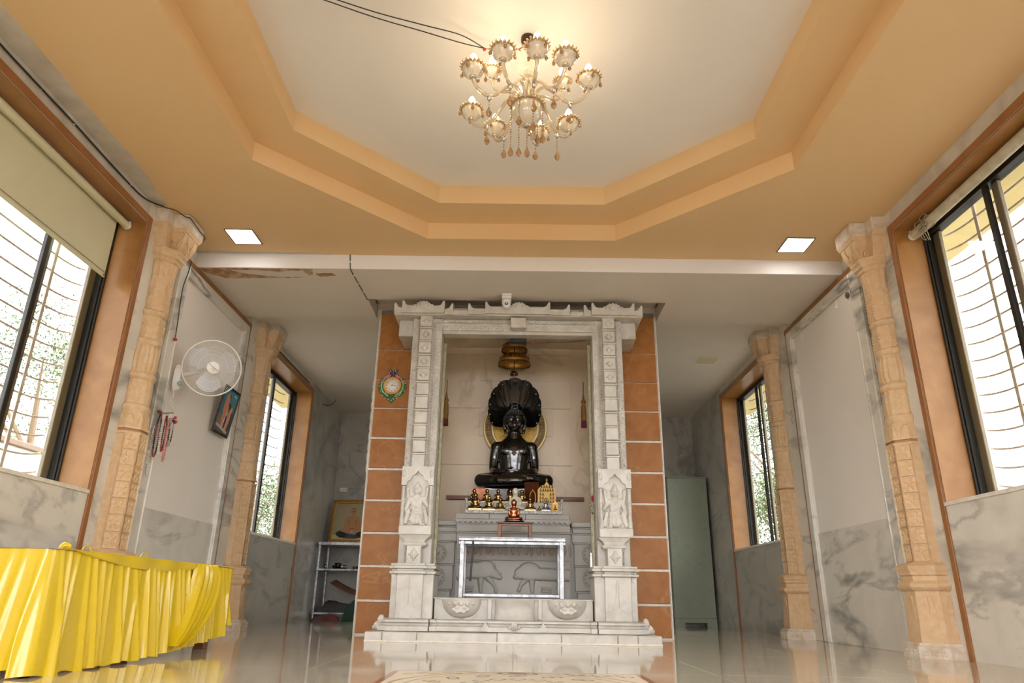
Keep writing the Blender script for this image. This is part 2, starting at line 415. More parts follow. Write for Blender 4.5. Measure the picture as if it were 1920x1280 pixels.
tn = [9]
def trim(mb, m):
    struct('trim_%d' % tn[0], mb, m); tn[0] += 1
for sx in (-1, 1):
    X = lambda v: sx * v
    def B(x0, x1, *r, **k): return BX(X(x0), X(x1), *r, **k)
    for n, (y0, y1) in WIN.items():
        # honey marble lining of the recess
        trim(B(XW, XG + .02, y1 - .012, y1, ZS, ZT), REVEAL)
        trim(B(XW, XG + .02, y0, y0 + .012, ZS, ZT), REVEAL)
        trim(B(XW, XG + .02, y0 + .012, y1 - .012, ZT - .012, ZT), mat('stained_brown_lintel', S(158, 116, 74), .5, var=(S(140, 98, 60), 4, 1.6)) if sx < 0 and n == 1 else REVEAL)
        trim(B(XW - .012, XO - .005, y0 - .0, y1, ZS - .02, ZS + .004, c=.002), GROUT)
        # brown marble strips round the bay
        trim(B(XW - .012, XW, y1 + .002, y1 + .052, 0, ZT + .055, c=.003), BROWNM)
        trim(B(XW - .012, XW, y0 - .05, y1, ZT + .003, ZT + .055, c=.003), BROWNM)
        trim(B(XW - .006, XW, y1 + .052, y1 + .06, 0, ZT + .06), GROUT)
    # framed panel between the columns
    y0, y1 = 5.31, 6.60; f0, f1 = 5.17, 6.735; zp0, zp1 = .915, 2.80
    trim(B(XW - .006, XW, y0, y1, zp0, zp1), PANELW)
    fr = MB()
    fr.box(X(XW - .035), X(XW), f0, y0, 0, 2.90, c=.006); fr.box(X(XW - .035), X(XW), y1, f1, 0, 2.90, c=.006)
    fr.box(X(XW - .035), X(XW), y0, y1, zp1, 2.90, c=.006)
    fr.box(X(XW - .045), X(XW), y0 - .035, y0 - .015, 0, 2.82, c=.006)
    fr.box(X(XW - .045), X(XW), y1 + .015, y1 + .035, 0, 2.82, c=.006)
    trim(fr, MARBLE_W)
    trim(B(XW - .02, XW, y0, y1, 0, zp0 - .002, c=.002), MARBLE_W)
    trim(B(XW - .02, XW, 5.1, 6.80, 2.902, 2.958, c=.003), BROWNM)
    trim(B(XW - .02, XW, 6.737, 6.79, 0, 2.902, c=.003), BROWNM)
    trim(B(XW - .012, XW, 6.79, 7.0, 0, ZR, c=.003), MARBLE_W)

# ------------------------------------------------------------------ windows
bar_cache = {}
def window(n, sx, y0, y1, mull, right):
    X = lambda v: sx * v
    root = frame('window_%d' % n, (X(XG), (y0 + y1) / 2, ZS))
    f = MB(); a, b = X(XG - .035), X(XG + .045); z0, z1 = ZS + .004, ZT - .012
    ya, yb = y0 + .012, y1 - .012
    f.box(a, b, ya, ya + .055, z0, z1, c=.004); f.box(a, b, yb - .035, yb, z0, z1, c=.004)
    f.box(a, b, ya, yb, z0, z0 + .03, c=.004); f.box(a, b, ya, yb, z1 - .05, z1, c=.004)
    f.box(X(XG - .05), X(XG - .035), yb - .02, yb, z0, z1, c=.003)
    f.build('frame', BLACKF, root)
    for k, m in enumerate(mull):
        BX(X(XG - .03), X(XG), m - .02, m + .02, z0 + .03, z1 - .05, c=.004).build('mullion', BLACKF, root)
        BX(X(XG + .002), X(XG + .03), m + sx * -.057 - .03, m + sx * -.057 + .03, z0 + .03, z1 - .05, c=.004).build('sash_stile', GREYF, root)
    BX(X(XG + .002), X(XG + .03), yb - .11, yb - .04, z0 + .03, z1 - .05, c=.004).build('sash_stile', GREYF, root)
    ed = [ya + .05] + list(mull) + [yb - .04]
    for k in range(len(ed) - 1):
        xx = XG - .012 if k % 2 else XG + .014
        BX(X(xx), X(xx + .004), ed[k], ed[k + 1], z0 + .03, z1 - .05).build('pane', GLASSW, root)
    # iron grille outside, bowed rods on flat uprights
    xg = XG + .115; ups = []
    for k in range(len(ed) - 1):
        L = ed[k + 1] - ed[k]
        for q in ((.5,) if L < 1.0 else (.28, .72)): ups.append(ed[k] + q * L)
    for u in ups: BX(X(xg - .005), X(xg + .005), u - .014, u + .014, ZS - .01, ZT + .01).build('grille_upright', RUST, root)
    nb = 16
    key = (sx, round(y1 - y0, 2))
    if key not in bar_cache:
        knots = [y0 + .0] + ups + [y1 - .0]; pts = []
        for i in range(len(knots) - 1):
            for q in range(6):
                t = q / 6; last = i == len(knots) - 2
                sag = -.045 * t ** 2.2 if last else .004 * math.sin(PI * t)
                pts.append((X(xg + .008 + (.05 * math.sin(PI * t / 2) if last else 0) * 0), knots[i] + t * (knots[i + 1] - knots[i]), -sag))
        pts.append((X(xg + .008), knots[-1], .045))
        ym = (y0 + y1) / 2
        bar_cache[key] = MB().tube([(p[0] - X(xg), p[1] - ym, p[2]) for p in pts], .0072, 6).mesh('grille_bar', RUST)
    for i in range(nb):
        link('grille_bar', bar_cache[key], (X(xg), (y0 + y1) / 2, ZS + .07 + i * .122), root)
window(1, -1, *WIN[1], [2.15, 3.08, 3.99], 0); window(2, 1, *WIN[1], [2.1, 3.02, 3.93], 0)
window(3, -1, *WIN[2], [8.36], 0); window(4, 1, *WIN[2], [8.5], 0)

# ------------------------------------------------------------------ outside
CREAM = mat('cream_outside_wall', S(226, 206, 150), .8, var=(S(206, 186, 132), 3, 1.5))
GRASS = mat('pale_courtyard_paving', S(116, 112, 104), .9, var=(S(100, 96, 88), 1.2, 1.5))
struct('ground', BX(-40, 40, -30, 50, -.4, -.17), GRASS)
for sx, nm in ((-1, 'trim_90'), (1, 'trim_91')):
    struct(nm, BX(sx * (XO + .003), sx * 3.85, -1, 11.2, 3.2, 3.32), CREAM)
# ================================================================== CARVED PILASTER COLUMNS
def oct_sec(a, z, sx, yc):
    k = .4142 * a
    P = [(XW, yc - a), (XW - k, yc - a), (XW - a, yc - k), (XW - a, yc + k), (XW - k, yc + a), (XW, yc + a)]
    return [(sx * x, y, z) for x, y in P]
def rnd_sec(r, z, sx, yc, lobes=0, amp=0, n=48):
    out = []
    for i in range(n + 1):
        t = -PI / 2 + PI * i / n
        q = r * (1 + amp * (abs(math.cos(lobes * t)) - .5)) if lobes else r
        out.append((sx * (XW - q * math.cos(t)), yc + q * math.sin(t), z))
    return out
def tile_relief():
    def h(X, Z):
        R = np.hypot(X, Z); A = np.arctan2(Z, X)
        pet = .011 * np.clip(1 - ((R - .026) / .024) ** 2, 0, 1) * np.clip(np.cos(4 * A - PI) * 1.6 + .2, 0, 1)
        ctr = .012 * np.clip(1 - (R / .010) ** 2, 0, 1)
        edge = .010 * (np.maximum(np.abs(X) / .047, np.abs(Z) / .054) > .9)
        dia = .009 * np.clip(1 - np.abs(np.abs(X) + np.abs(Z) - .05) / .007, 0, 1)
        return np.maximum.reduce([pet, ctr, edge, dia])
    return relief(-.047, .047, -.054, .054, 0, 18, 20, h).mesh('carved_tile', STONE)
TILE_ME = tile_relief()
def column(sx, yc, ztop, label, zs=1.0):
    root = thing('carved_column', label, 'column', (sx * (XW - .1), yc, 0), 'carved sandstone pilaster columns')
    O = lambda a, z: oct_sec(a, z, sx, yc); R = lambda r, z, l=0, am=0: rnd_sec(r, z, sx, yc, l, am)
    def part(nm, secs, m=STONE, smooth=False):
        mb = MB(); mb.loft(secs, 0, smooth); return mb.build(nm, m, root)
    base = part('base', [O(.222, 0), O(.222, .066), O(.214, .072), O(.205, .078), O(.205, .09)], STONE_L)
    part('dado', [O(.182, .09), O(.184, .12), O(.176, .2), O(.168, .37), O(.168, .40)])
    # pointed leaves on the dado
    for fa in range(3):
        mb = MB()
        ang = [0, PI / 4, PI / 2][fa]
        for k in (-1, 1):
            pts = [(k * .002, .135), (k * .028, .17), (k * .05, .14), (k * .062, .15), (k * .045, .24), (k * .022, .36), (k * .012, .37), (k * .004, .36)]
            mb.prism(pts, 'y', -.004, .004)
        mb.box(-.055, .055, -.003, .004, .118, .126)
        c = Matrix.Translation((sx * XW, yc, 0)) @ Matrix.Rotation(-sx * (PI / 2 - ang), 4, 'Z') @ Matrix.Translation((0, -.172, 0))
        mb.xf(c); mb.build('leaf_relief', STONE, root)
    # flowers on the base plinth
    for fa in range(2):
        mb = MB()
        for q in range(3):
            for a in range(4):
                t = PI / 4 + a * PI / 2
                mb.ball((-.055 + .055 * q + .012 * math.cos(t), 0, .034 + .012 * math.sin(t)), (.009, .005, .009), 8, 5)
        c = Matrix.Translation((sx * XW, yc, 0)) @ Matrix.Rotation(-sx * (PI / 2 - fa * PI / 4), 4, 'Z') @ Matrix.Translation((0, -.222, 0))
        mb.xf(c); mb.build('flower_band', STONE_L, base)
    part('torus', [O(.172, .40)] + [O(.18 + .022 * math.sin(PI * k / 6), .402 + .058 * k / 6) for k in range(7)] + [O(.172, .462)])
    part('moulding', [O(.17, .462), O(.17, .492), O(.182, .50), O(.182, .512), O(.19, .53), O(.196, .555), O(.18, .566), O(.15, .578)])
    sh = part('carved_shaft', [O(.13, .578), O(.13, 1.355), O(.136, 1.36), O(.136, 1.375)])
    for fa in range(2):
        ang = (0, PI / 4)[fa]
        for k in range(7):
            M4 = Matrix.Translation((sx * XW, yc, .64 + k * .111)) @ Matrix.Rotation(-sx * (PI / 2 - ang), 4, 'Z') @ Matrix.Translation((0, -.1285, 0))
            o = link('carved_tile', TILE_ME, M4.translation, sh)
            o.rotation_euler = M4.to_euler()
    part('groove', [O(.118, 1.375), O(.118, 1.395)], STONE_D)
    part('petal_collar', [O(.134, 1.395)] + [R_ for R_ in []] + [O(.134, 1.41), O(.126, 1.42), O(.118, 1.515)])
    mb = MB()
    for t in (-60, -20, 20, 60):
        for e in (-1, 1):
            a = math.radians(t + e * 8); b = math.radians(t + e * 15)
            P = [(sx * (XW - .127 * math.cos(q)), yc + .127 * math.sin(q), z) for q, z in ((math.radians(t), 1.505), (a, 1.49), (b, 1.45), (b, 1.425))]
            mb.tube(spline(P, 3), .004, 5)
    mb.build('petal_lines', STONE, root)
    part('ring', [R(.118, 1.515)] + [R(.118 + .012 * math.sin(PI * k / 5), 1.52 + .06 * k / 5) for k in range(6)] + [R(.11, 1.582)], STONE, True)
    part('petal_band', [R(.108, 1.582, 7, .02), R(.112, 1.66, 7, .05), R(.106, 1.762, 7, .05)], STONE, True)
    part('ring', [R(.108, 1.762)] + [R(.112 + .014 * math.sin(PI * k / 5), 1.766 + .05 * k / 5) for k in range(6)] + [R(.1, 1.818)], STONE, True)
    part('fluted_band', [R(.094, 1.818, 8, .04), R(.108, 1.86, 8, .1), R(.108, 1.95, 8, .1), R(.096, 2.01, 8, .08), R(.104, 2.03, 8, .02)], STONE, True)
    part('ring', [R(.1, 2.03)] + [R(.106 + .008 * math.sin(PI * k / 4), 2.035 + .045 * k / 4) for k in range(5)] + [R(.09, 2.082)], STONE, True)
    part('plain_block', [O(.1, 2.082), O(.1, 2.255)])
    part('ring', [R(.1, 2.255)] + [R(.106 + .012 * math.sin(PI * k / 4), 2.26 + .045 * k / 4) for k in range(5)] + [R(.09, 2.307)], STONE, True)
    part('upper_block', [O(.103, 2.307), O(.103, 2.55)])
    for z0, z1, e in ((2.10, 2.24, .1), (2.32, 2.54, .103)):
        mb = MB()
        for k in range(int((z1 - z0) / .024)):
            for px_, py_ in ((XW - .012, yc - e), (XW - e, yc - .4142 * e), (XW - e, yc + .4142 * e)):
                mb.ball((sx * px_, py_, z0 + k * .024), (.009, .009, .010), 6, 4)
        mb.build('bead_edge', STONE, root)
    part('leaf_frieze', [R(.104, 2.55, 9, .06), R(.112, 2.62, 9, .1), R(.122, 2.70, 9, .04)], STONE, True)
    part('neck_moulding', [O(.12, 2.70), O(.132, 2.712), O(.132, 2.73), O(.15, 2.745), O(.15, 2.76), O(.166, 2.785), O(.166, 2.797)])
    def step(w1, d1, w2, d2, z):
        P = [(XW, yc - w2), (XW - d2, yc - w2), (XW - d2, yc - w1), (XW - d1, yc - w1), (XW - d1, yc + w1), (XW - d2, yc + w1), (XW - d2, yc + w2), (XW, yc + w2)]
        return [(sx * x, y, z) for x, y in P]
    zt = ztop - .004
    part('capital', [step(.09, .15, .15, .09, 2.797), step(.095, .17, .17, .095, 2.83), step(.105, .19, .19, .1, 2.88), step(.112, .20, .205, .10, 2.945)])
    mb = MB()
    for k in (-1, 1):
        P = [(k * .03, 2.955), (k * .05, 2.93), (k * .045, 2.89), (k * .02, 2.85), (k * .008, 2.81)]
        mb.tube(spline([(p[0], 0, p[1]) for p in P], 4), .007, 6)
    m2 = MB(); m2.v = list(mb.v); m2.f = [list(f) for f in mb.f]; m2.m = list(mb.m); m2.s = list(mb.s)
    mb.xf(Matrix.Translation((sx * (XW - .145), yc - .108, 0))); mb.build('scroll', STONE, root)
    m2.xf(Matrix.Translation((sx * (XW - .197), yc, 0)) @ Matrix.Rotation(-sx * PI / 2, 4, 'Z')); m2.build('scroll', STONE, root)
    part('capital_moulding', [step(.116, .205, .21, .102, 2.945), step(.122, .212, .222, .104, 2.962), step(.128, .218, .23, .106, 2.975)])
    part('abacus', [step(.126, .216, .228, .104, 2.975), step(.13, .22, .232, .106, 2.985), step(.13, .22, .232, .106, zt)], STONE_L)
    return root
column(-1, 4.925, ZC, 'carved buff stone column behind the yellow table, nearest on the left wall')
column(1, 4.925, ZC, 'carved buff stone column nearest on the right wall, whitewashed foot')
column(-1, 7.19, ZR, 'carved buff stone column at far left, beside the small back window and fan')
column(1, 7.19, ZR, 'carved buff stone column at far right, before the window near the green cabinet')
# ================================================================== SHRINE
# inner chamber walls
CHAM = mat('beige_marble_lining', S(232, 214, 188), .4, var=(S(220, 200, 172), 2.2, 1.4), vein=(S(206, 186, 158), 1.2, .03))
struct('wall_inner_back', BX(-1.0, 1.0, 7.52, 7.64, 0, 3.06), CHAM)
wbk = [o for o in COL.objects if o.name == 'wall_inner_back'][0]
_sl = BX(-.4, .4, 0, .02, -.155, .155, c=.0015).mesh('marble_slab', CHAM)
for j in range(6):
    for i in range(-1, 2):
        x = i * .802 + (.2 if j % 2 else 0)
        if abs(x) < .7: link('marble_slab', _sl, (x, 7.50, 1.50 + j * .312), wbk)
struct('wall_inner_left', BX(-1.385, -1.0, 6.63, 7.64, 0, 3.06), MARBLE_G)
struct('wall_inner_right', BX(1.0, 1.385, 6.63, 7.64, 0, 3.06), MARBLE_G)
struct('ceiling', BX(-1.0, 1.0, 6.58, 7.6, 2.98, 3.055), CHAM)
struct('trim_92', BX(-.72, .72, 7.465, 7.52, 1.285, 1.325, c=.003), WOOD)

# tile faced piers either side
TZ = [.004, .281, .569, .856, 1.147, 1.434, 1.728, 2.024, 2.308, 2.608, 3.0]
def pier(sx, label):
    root = thing('tiled_pier', label, 'pier', (sx * 1.21, 6.6, 0), 'orange tiled piers of the shrine')
    BX(sx * 1.035, sx * 1.378, 6.578, 6.618, 0, 3.0).build('backing', GROUT, root)
    for k in range(10):
        g = .011 if k < 7 else .003
        y = 6.566 + random.uniform(-.002, .002); x1 = 1.372 - (.0 if k < 6 else .002)
        if k == 9: # top tiles are cut round the cornice bracket
            BX(sx * 1.15, sx * x1, y, 6.578, TZ[k] + g, TZ[k + 1], c=.003).build('tile', TILE, root)
            BX(sx * 1.035, sx * 1.147, y + .002, 6.578, TZ[k] + g, 2.80, c=.003).build('tile', TILE, root)
        else:
            BX(sx * 1.035, sx * x1, y, 6.578, TZ[k] + g, TZ[k + 1] - g, c=.003).build('tile', TILE, root)
        if 0 < k < 8: BX(sx * 1.035, sx * 1.38, 6.570, 6.578, TZ[k] - g + .002, TZ[k] + g - .002, c=.001).build('joint_strip', GROUT, root)
    BX(sx * 1.378, sx * 1.392, 6.568, 6.62, 0, 3.0, c=.003).build('edge_strip', GROUT, root)
    if sx < 0:
        mb = MB()
        for k in range(9): mb.ball((-1.397, 6.60, 1.45 + k * .1), (.012, .02, .05), 8, 6)
        mb.build('carved_edge', MARBLE_S, root)
    return root
pier(-1, 'left pier of rust orange tiles, carrying the peacock clock')
pier(1, 'right pier of rust orange tiles, beside the green cabinet')

sh = thing('marble_shrine', 'carved white marble shrine frame around the black statue', 'shrine', (0, 6.1, 0))
def P(nm, mb, m=MARBLE_S, par=None, fix=True): return mb.build(nm, m, par or sh, fix)
def both(fn):
    for sx in (-1, 1): fn(sx)
# plinth: a row of chipped blocks
xs = [-1.112, -.98, -.72, -.12, .36, .78, .93, 1.112]
for i in range(len(xs) - 1):
    P('plinth_block', BX(xs[i] + .0012, xs[i + 1] - .0012, 5.668 + random.uniform(-.003, .003), 6.56, 0.0, .068 + random.uniform(-.0015, .0015), c=.005))
P('plinth_toe', BX(-1.11, 1.11, 5.655, 5.667, 0, .012, c=.002), GROUT)
# broken mortar beside the plinth
both(lambda sx: P('mortar', MB().ball((sx * 1.06, 6.0, .10), (.05, .1, .04), 8, 5).ball((sx * 1.1, 6.1, .085), (.035, .12, .025), 8, 5).ball((sx * 1.04, 5.95, .14), (.03, .08, .045), 7, 5), GROUT))
# base moulding course with projections
def course(x0, x1, y, dz=0):
    mb = MB(); prof = [(y + .03, .068), (y - .01, .072), (y - .01, .105), (y + .03, .112), (y + .035, .128), (y + .01, .134), (y + .01, .148), (y + .05, .156)]
    s0 = [(x0, a, b) for a, b in prof] + [(x0, 6.5, .156), (x0, 6.5, .068)]
    s1 = [(x1, a, b) for _, (a, b) in zip(s0, prof)] + [(x1, 6.5, .156), (x1, 6.5, .068)]
    return mb.loft([s0, s1])
P('base_course', course(-.64, .64, 5.86))
both(lambda sx: P('base_course', course(min(sx * .985, sx * .655), max(sx * .985, sx * .655), 5.80)))
both(lambda sx: P('base_course', course(min(sx * 1.05, sx * .99), max(sx * 1.05, sx * .99), 5.86)))
both(lambda sx: P('base_course', course(min(sx * .648, sx * .60), max(sx * .648, sx * .60), 5.83)))
P('base_course', course(-.2, .215, 5.83))
for x in (-.215, .23): P('base_leaf', MB().prism([(x - .025, .075), (x + .025, .075), (x + .028, .10), (x + .012, .125), (x, .145), (x - .012, .125), (x - .028, .10)], 'y', 5.815, 5.86))
P('base_flower', MB().ball((.008, 5.81, .11), (.03, .02, .03), 10, 6).ball((.008, 5.80, .11), (.015, .02, .015), 8, 5).ball((-.025, 5.815, .105), (.02, .014, .012), 8, 5).ball((.041, 5.815, .105), (.02, .014, .012), 8, 5))
# lower wall below the ledge
P('lower_wall', BX(-.635, .635, 6.0, 6.6, .15, .315, c=.004))
def drum(u, v):
    a = -PI / 2 + PI * u
    return (.01 + .165 * math.sin(a) * (1 - .06 * math.sin(PI * v)), 6.0 - .075 * math.cos(a) * (1 - .25 * math.sin(PI * v)), .152 + .16 * v)
mb = MB().grid(drum, 24, 8); P('drum', mb)
for x in (-.19, .212): P('drum_post', BX(x - .018, x + .018, 5.965, 6.0, .155, .313, c=.006))
P('ledge', BX(-.64, .64, 5.985, 7.5, .305, .316, c=.003))
def bowl(xc):
    def fn(u, v):
        a = PI * u; r = math.sqrt(max(0, 1 - (1 - v) ** 2.2))
        return (xc - .158 * r * math.cos(a), 6.0 - .10 * r * math.sin(a) * (.75 + .25 * v), .16 + .148 * v ** 1.0)
    b = P('lotus_bowl', MB().grid(fn, 28, 12))
    face = MB()   # lotus petals along the rim over a scrolled cartouche
    for k in range(7):
        t = PI * (.12 + .76 * k / 6); face.ball((xc - .125 * math.cos(t), 5.995 - .085 * math.sin(t), .288 - .012 * math.sin(t)), (.021, .013, .024), 9, 6)
    out_ = [(xc + .062 * math.cos(a) * (1 + .10 * math.cos(4 * a)), .232 + .026 * math.sin(a) * (1 + .22 * math.cos(6 * a))) for a in np.linspace(0, 2 * PI, 40, endpoint=False)]
    face.prism(out_, 'y', 5.895, 5.96)
    for e in (-1, 1): face.ball((xc + e * .03, 5.897, .240), (.020, .007, .011), 9, 6)
    face.build('carved_face', MARBLE_S, b)
bowl(-.415); bowl(.428)
# pilasters
def pil(sx):
    q = lambda a, b: (min(sx * a, sx * b), max(sx * a, sx * b))
    def b(a0, a1, y0, y1, z0, z1, nm, c=.004, m=MARBLE_S): return P(nm, BX(sx * a0, sx * a1, y0, y1, z0, z1, c=c), m)
    # dado with side wings
    b(.985, .645, 5.95, 6.29, .156, .49, 'dado_wing'); d = b(.935, .725, 5.915, 6.2, .156, .49, 'dado')
    for e in (-1, 1):
        mb = MB(); cx = sx * .83
        mb.prism([(cx + e * .006, .26), (cx + e * .055, .215), (cx + e * .09, .235), (cx + e * .104, .20), (cx + e * .104, .212), (cx + e * .085, .26), (cx + e * .05, .23), (cx + e * .02, .34), (cx + e * .012, .47), (cx + e * .004, .47)], 'y', 5.909, 5.92)
        mb.build('leaf_carving', MARBLE_S, d)
    for x in (.965, .905, .755, .675):
        P('drop_ornament', MB().prism([(sx * x - .022, .488), (sx * x + .022, .488), (sx * x + .016, .455), (sx * x, .44), (sx * x - .016, .455)], 'y', 5.93 if .7 < x < .95 else 5.942, 5.96))
    for z0, z1, o in ((.49, .512, .012), (.512, .53, -.004), (.53, .552, .016), (.552, .572, .004)):
        P('cap_moulding', BX(sx * (.99 + o), sx * (.64 - o), 5.935 - o, 6.29, z0, z1, c=.005)); P('cap_moulding', BX(sx * (.945 + o), sx * (.715 - o), 5.90 - o, 5.96, z0, z1, c=.005))
    # pedestal block under the relief
    b(.885, .765, 6.0, 6.15, .572, .715, 'pedestal_block')
    P('block_flower', MB().ball((sx * .825, 6.0, .645), (.03, .012, .04), 10, 6).ball((sx * .825, 5.995, .645), (.012, .012, .055), 8, 6).ball((sx * .825, 5.995, .645), (.045, .008, .012), 8, 6))
    P('bracket', MB().loft([[(sx * x, y, z) for x, y in ((.825 + w, 6.15), (.825 + w, 6.05 - d), (.825 - w, 6.05 - d), (.825 - w, 6.15))] for w, d, z in ((.075, .02, .705), (.095, .04, .72), (.098, .042, .735), (.08, .03, .745), (.09, .035, .765), (.135, .05, .80))]))
    # niche panel with standing figure
    x0, x1 = (-.962, -.69) if sx < 0 else (.703, .982); xc = (x0 + x1) / 2; z0, z1 = .80, 1.365; yp = 5.995
    pan = MB(); pan.box(x0, x1, yp + .03, 6.15, z0, z1, c=.006)
    pan.box(x0, x1, yp - .008, yp + .04, z0, .875, c=.006)
    # ogee arch head
    arch = [(x0, z1 - .002), (x0, 1.205), (x0 + .045, 1.205), (x0 + .05, 1.235), (x0 + .075, 1.25), (xc - .045, 1.285), (xc - .02, 1.30), (xc, 1.325), (xc + .02, 1.30), (xc + .045, 1.285), (x1 - .075, 1.25), (x1 - .05, 1.235), (x1 - .045, 1.205), (x1, 1.205), (x1, z1 - .002)]
    pan.prism(arch, 'y', yp - .006, yp + .035)
    pobj = P('niche_panel', pan)
    for e, xx in ((0, x0 + .02), (1, x1 - .02)):
        mb = MB().lathe([(.019, .875), (.019, .93), (.014, .935), (.014, 1.0), (.018, 1.005), (.018, 1.015), (.014, 1.02), (.014, 1.08), (.018, 1.085), (.018, 1.095), (.013, 1.1), (.013, 1.19), (.019, 1.2)], (xx, yp + .012, 0), 12)
        mb.build('colonnette', MARBLE_S, pobj)
        MB().ball((xx, yp - .004, 1.30), (.018, .012, .035), 8, 6).build('finial', MARBLE_S, pobj)
    def hf(X, Z):
        x = (X - xc) * (1 if sx < 0 else -1); c = lambda *a: cap2(x, Z, *a); e = lambda *a: ell2(x, Z, *a)
        hs = [e(0, 1.165, .034, .042, .034), e(0, 1.185, .036, .022, .028), c(0, 1.20, 0, 1.235, .026, .008), e(.0, 1.125, .02, .02, .02),
              c(-.05, 1.085, .05, 1.085, .03), c(0, 1.08, .005, .99, .052, .042), c(.01, .98, -.005, .93, .05, .05),
              c(-.02, .94, -.03, .89, .028, .018), c(.03, .94, .04, .89, .028, .018), c(-.04, .885, -.06, .882, .014, .01), c(.045, .885, .07, .882, .014, .01),
              c(-.06, 1.08, -.092, 1.0, .022, .018), c(-.092, 1.0, -.06, .95, .017, .013), c(.06, 1.08, .095, 1.03, .022, .018), c(.095, 1.03, .06, 1.06, .016, .012),
              c(-.07, 1.09, -.085, 1.16, .016, .013), e(-.083, 1.175, .018, .022, .016), c(.07, 1.09, .085, 1.16, .016, .013), e(.083, 1.175, .018, .022, .016),
              c(-.062, 1.0, -.09, .90, .016, .02), c(.07, 1.0, .095, .90, .016, .02), c(-.03, .97, .05, .9, .012, .012), c(.0, 1.0, -.06, .92, .01, .01),
              e(0, 1.155, .012, .012, .04), c(-.05, .975, .05, .975, .012)]
        H = np.maximum.reduce(hs)
        det = [e(0, 1.155, .022, .026, .02), e(-.010, 1.162, .006, .005, .012), e(.010, 1.162, .006, .005, .012), c(0, 1.20, 0, 1.205, .022), c(0, 1.222, 0, 1.226, .014), c(-.05, .985, .05, .985, .007), c(-.045, .972, .045, .972, .006), c(-.03, 1.11, .0, 1.07, .006), c(.03, 1.11, .0, 1.07, .006),
               c(-.05, 1.05, .05, 1.0, .007), c(-.03, .965, -.06, .90, .006), c(.0, .965, .0, .90, .006), c(.03, .965, .055, .90, .006), c(-.092, 1.0, -.04, 1.03, .009), c(.095, 1.03, .05, 1.07, .009), c(-.075, 1.02, -.10, .93, .006), c(.075, 1.02, .105, .93, .006), e(0, 1.02, .006, .006, .01)]
        return .030 * (1 - np.exp(-H / .016)) + .55 * np.maximum.reduce(det) * (H > .004)
    fx = relief(x0 + .036, x1 - .036, .872, 1.29, yp + .029, 60, 110, hf); fx.build('carved_figure', MARBLE_S, pobj)
    # upper shaft: vine bands, bead strip and stacked blocks
    b(.975, .70, 6.15, 6.3, .572, 2.785, 'shaft_backing', .003)
    zz = 1.37; k = 0
    while zz < 2.70:
        h = .127
        o = P('stacked_block', BX(sx * .905, sx * .792, 6.085 + (.012 if k % 2 else 0), 6.15, zz + .004, zz + h - .012, c=.006))
        BX(sx * .91, sx * .787, 6.08, 6.15, zz + h - .014, zz + h, c=.003).build('block_band', MARBLE_S, o)
        if k > 5: MB().ball((sx * .848, 6.085, zz + .055), (.02, .008, .03), 8, 6).ball((sx * .848, 6.085, zz + .055), (.035, .006, .012), 8, 6).build('block_flower', MARBLE_S, o)
        zz += .131; k += 1
    b(.912, .786, 6.07, 6.15, zz, 2.786, 'shaft_cap')
    def vine(xa, xb, za, zb):
        xm = (xa + xb) / 2; w = xb - xa
        def hv(X, Z):
            s = np.sin(Z * 2 * PI / .085); ph = ((Z / .0425) % 1) - .5
            stem = .006 * np.clip(1 - np.abs(X - xm - .3 * w * s) / .006, 0, 1)
            lf = .007 * np.clip(1 - ((X - xm + .22 * w * np.sign(s)) / (.26 * w)) ** 2 - (ph / .38) ** 2, 0, 1)
            ed = .007 * (np.abs(X - xm) > .43 * w)
            return 1.7 * np.maximum.reduce([stem, lf, .8 * ed])
        return relief(xa, xb, za, zb, 6.1495, 10, int((zb - za) / .0065), hv)
    for a0, a1 in ((.975, .925), (.755, .703)):
        lo, hi = q(a0, a1); vine(lo, hi, 1.37, 2.78 if a0 > .9 else 2.70).build('vine_band', MARBLE_S, sh)
    bs = MB()
    for j in range(46): bs.ball((sx * .772, 6.146, 1.385 + j * .03), (.010, .012, .0145), 6, 4)
    ob = bs.build('bead_strip', MARBLE_S, sh); ob['kind'] = 'stuff'
    bs = MB()
    for j in range(46): bs.ball((sx * .917, 6.15, 1.385 + j * .03), (.007, .012, .0145), 6, 4)
    ob = bs.build('bead_strip', MARBLE_S, sh); ob['kind'] = 'stuff'
    vine(*q(.92, .885), .58, .70).build('vine_band', MARBLE_S, sh)
both(pil)
# lintel
P('lintel', BX(-.70, .715, 6.155, 6.26, 2.637, 2.785, c=.004))
def lv(X, Z):
    s = np.sin(X * 2 * PI / .07); zc = 2.70
    st = .006 * np.clip(1 - np.abs(Z - zc - .014 * s) / .006, 0, 1); lf = .007 * np.clip(1 - ((Z - zc + .012 * np.sign(s)) / .013) ** 2 - ((((X / .035) % 1) - .5) / .4) ** 2, 0, 1)
    return 1.7 * np.maximum.reduce([st, lf, .006 * (np.abs(Z - zc) > .029)])
P('vine_band', relief(-.755, .76, 2.665, 2.735, 6.154, 230, 11, lv))
bs = [x for x in np.arange(-.74, .76, .058) if abs(x - .008) > .08]
bm = MB().tube([(-.022, 0, 0), (-.016, 0, 0), (.016, 0, 0), (.022, 0, 0)], [.007, .013, .013, .007], 8).mesh('bead', MARBLE_S)
for x in bs: link('bead', bm, (x, 6.149, 2.757), sh)
P('lintel_boss', BX(-.062, .08, 6.06, 6.16, 2.672, 2.775, c=.005))
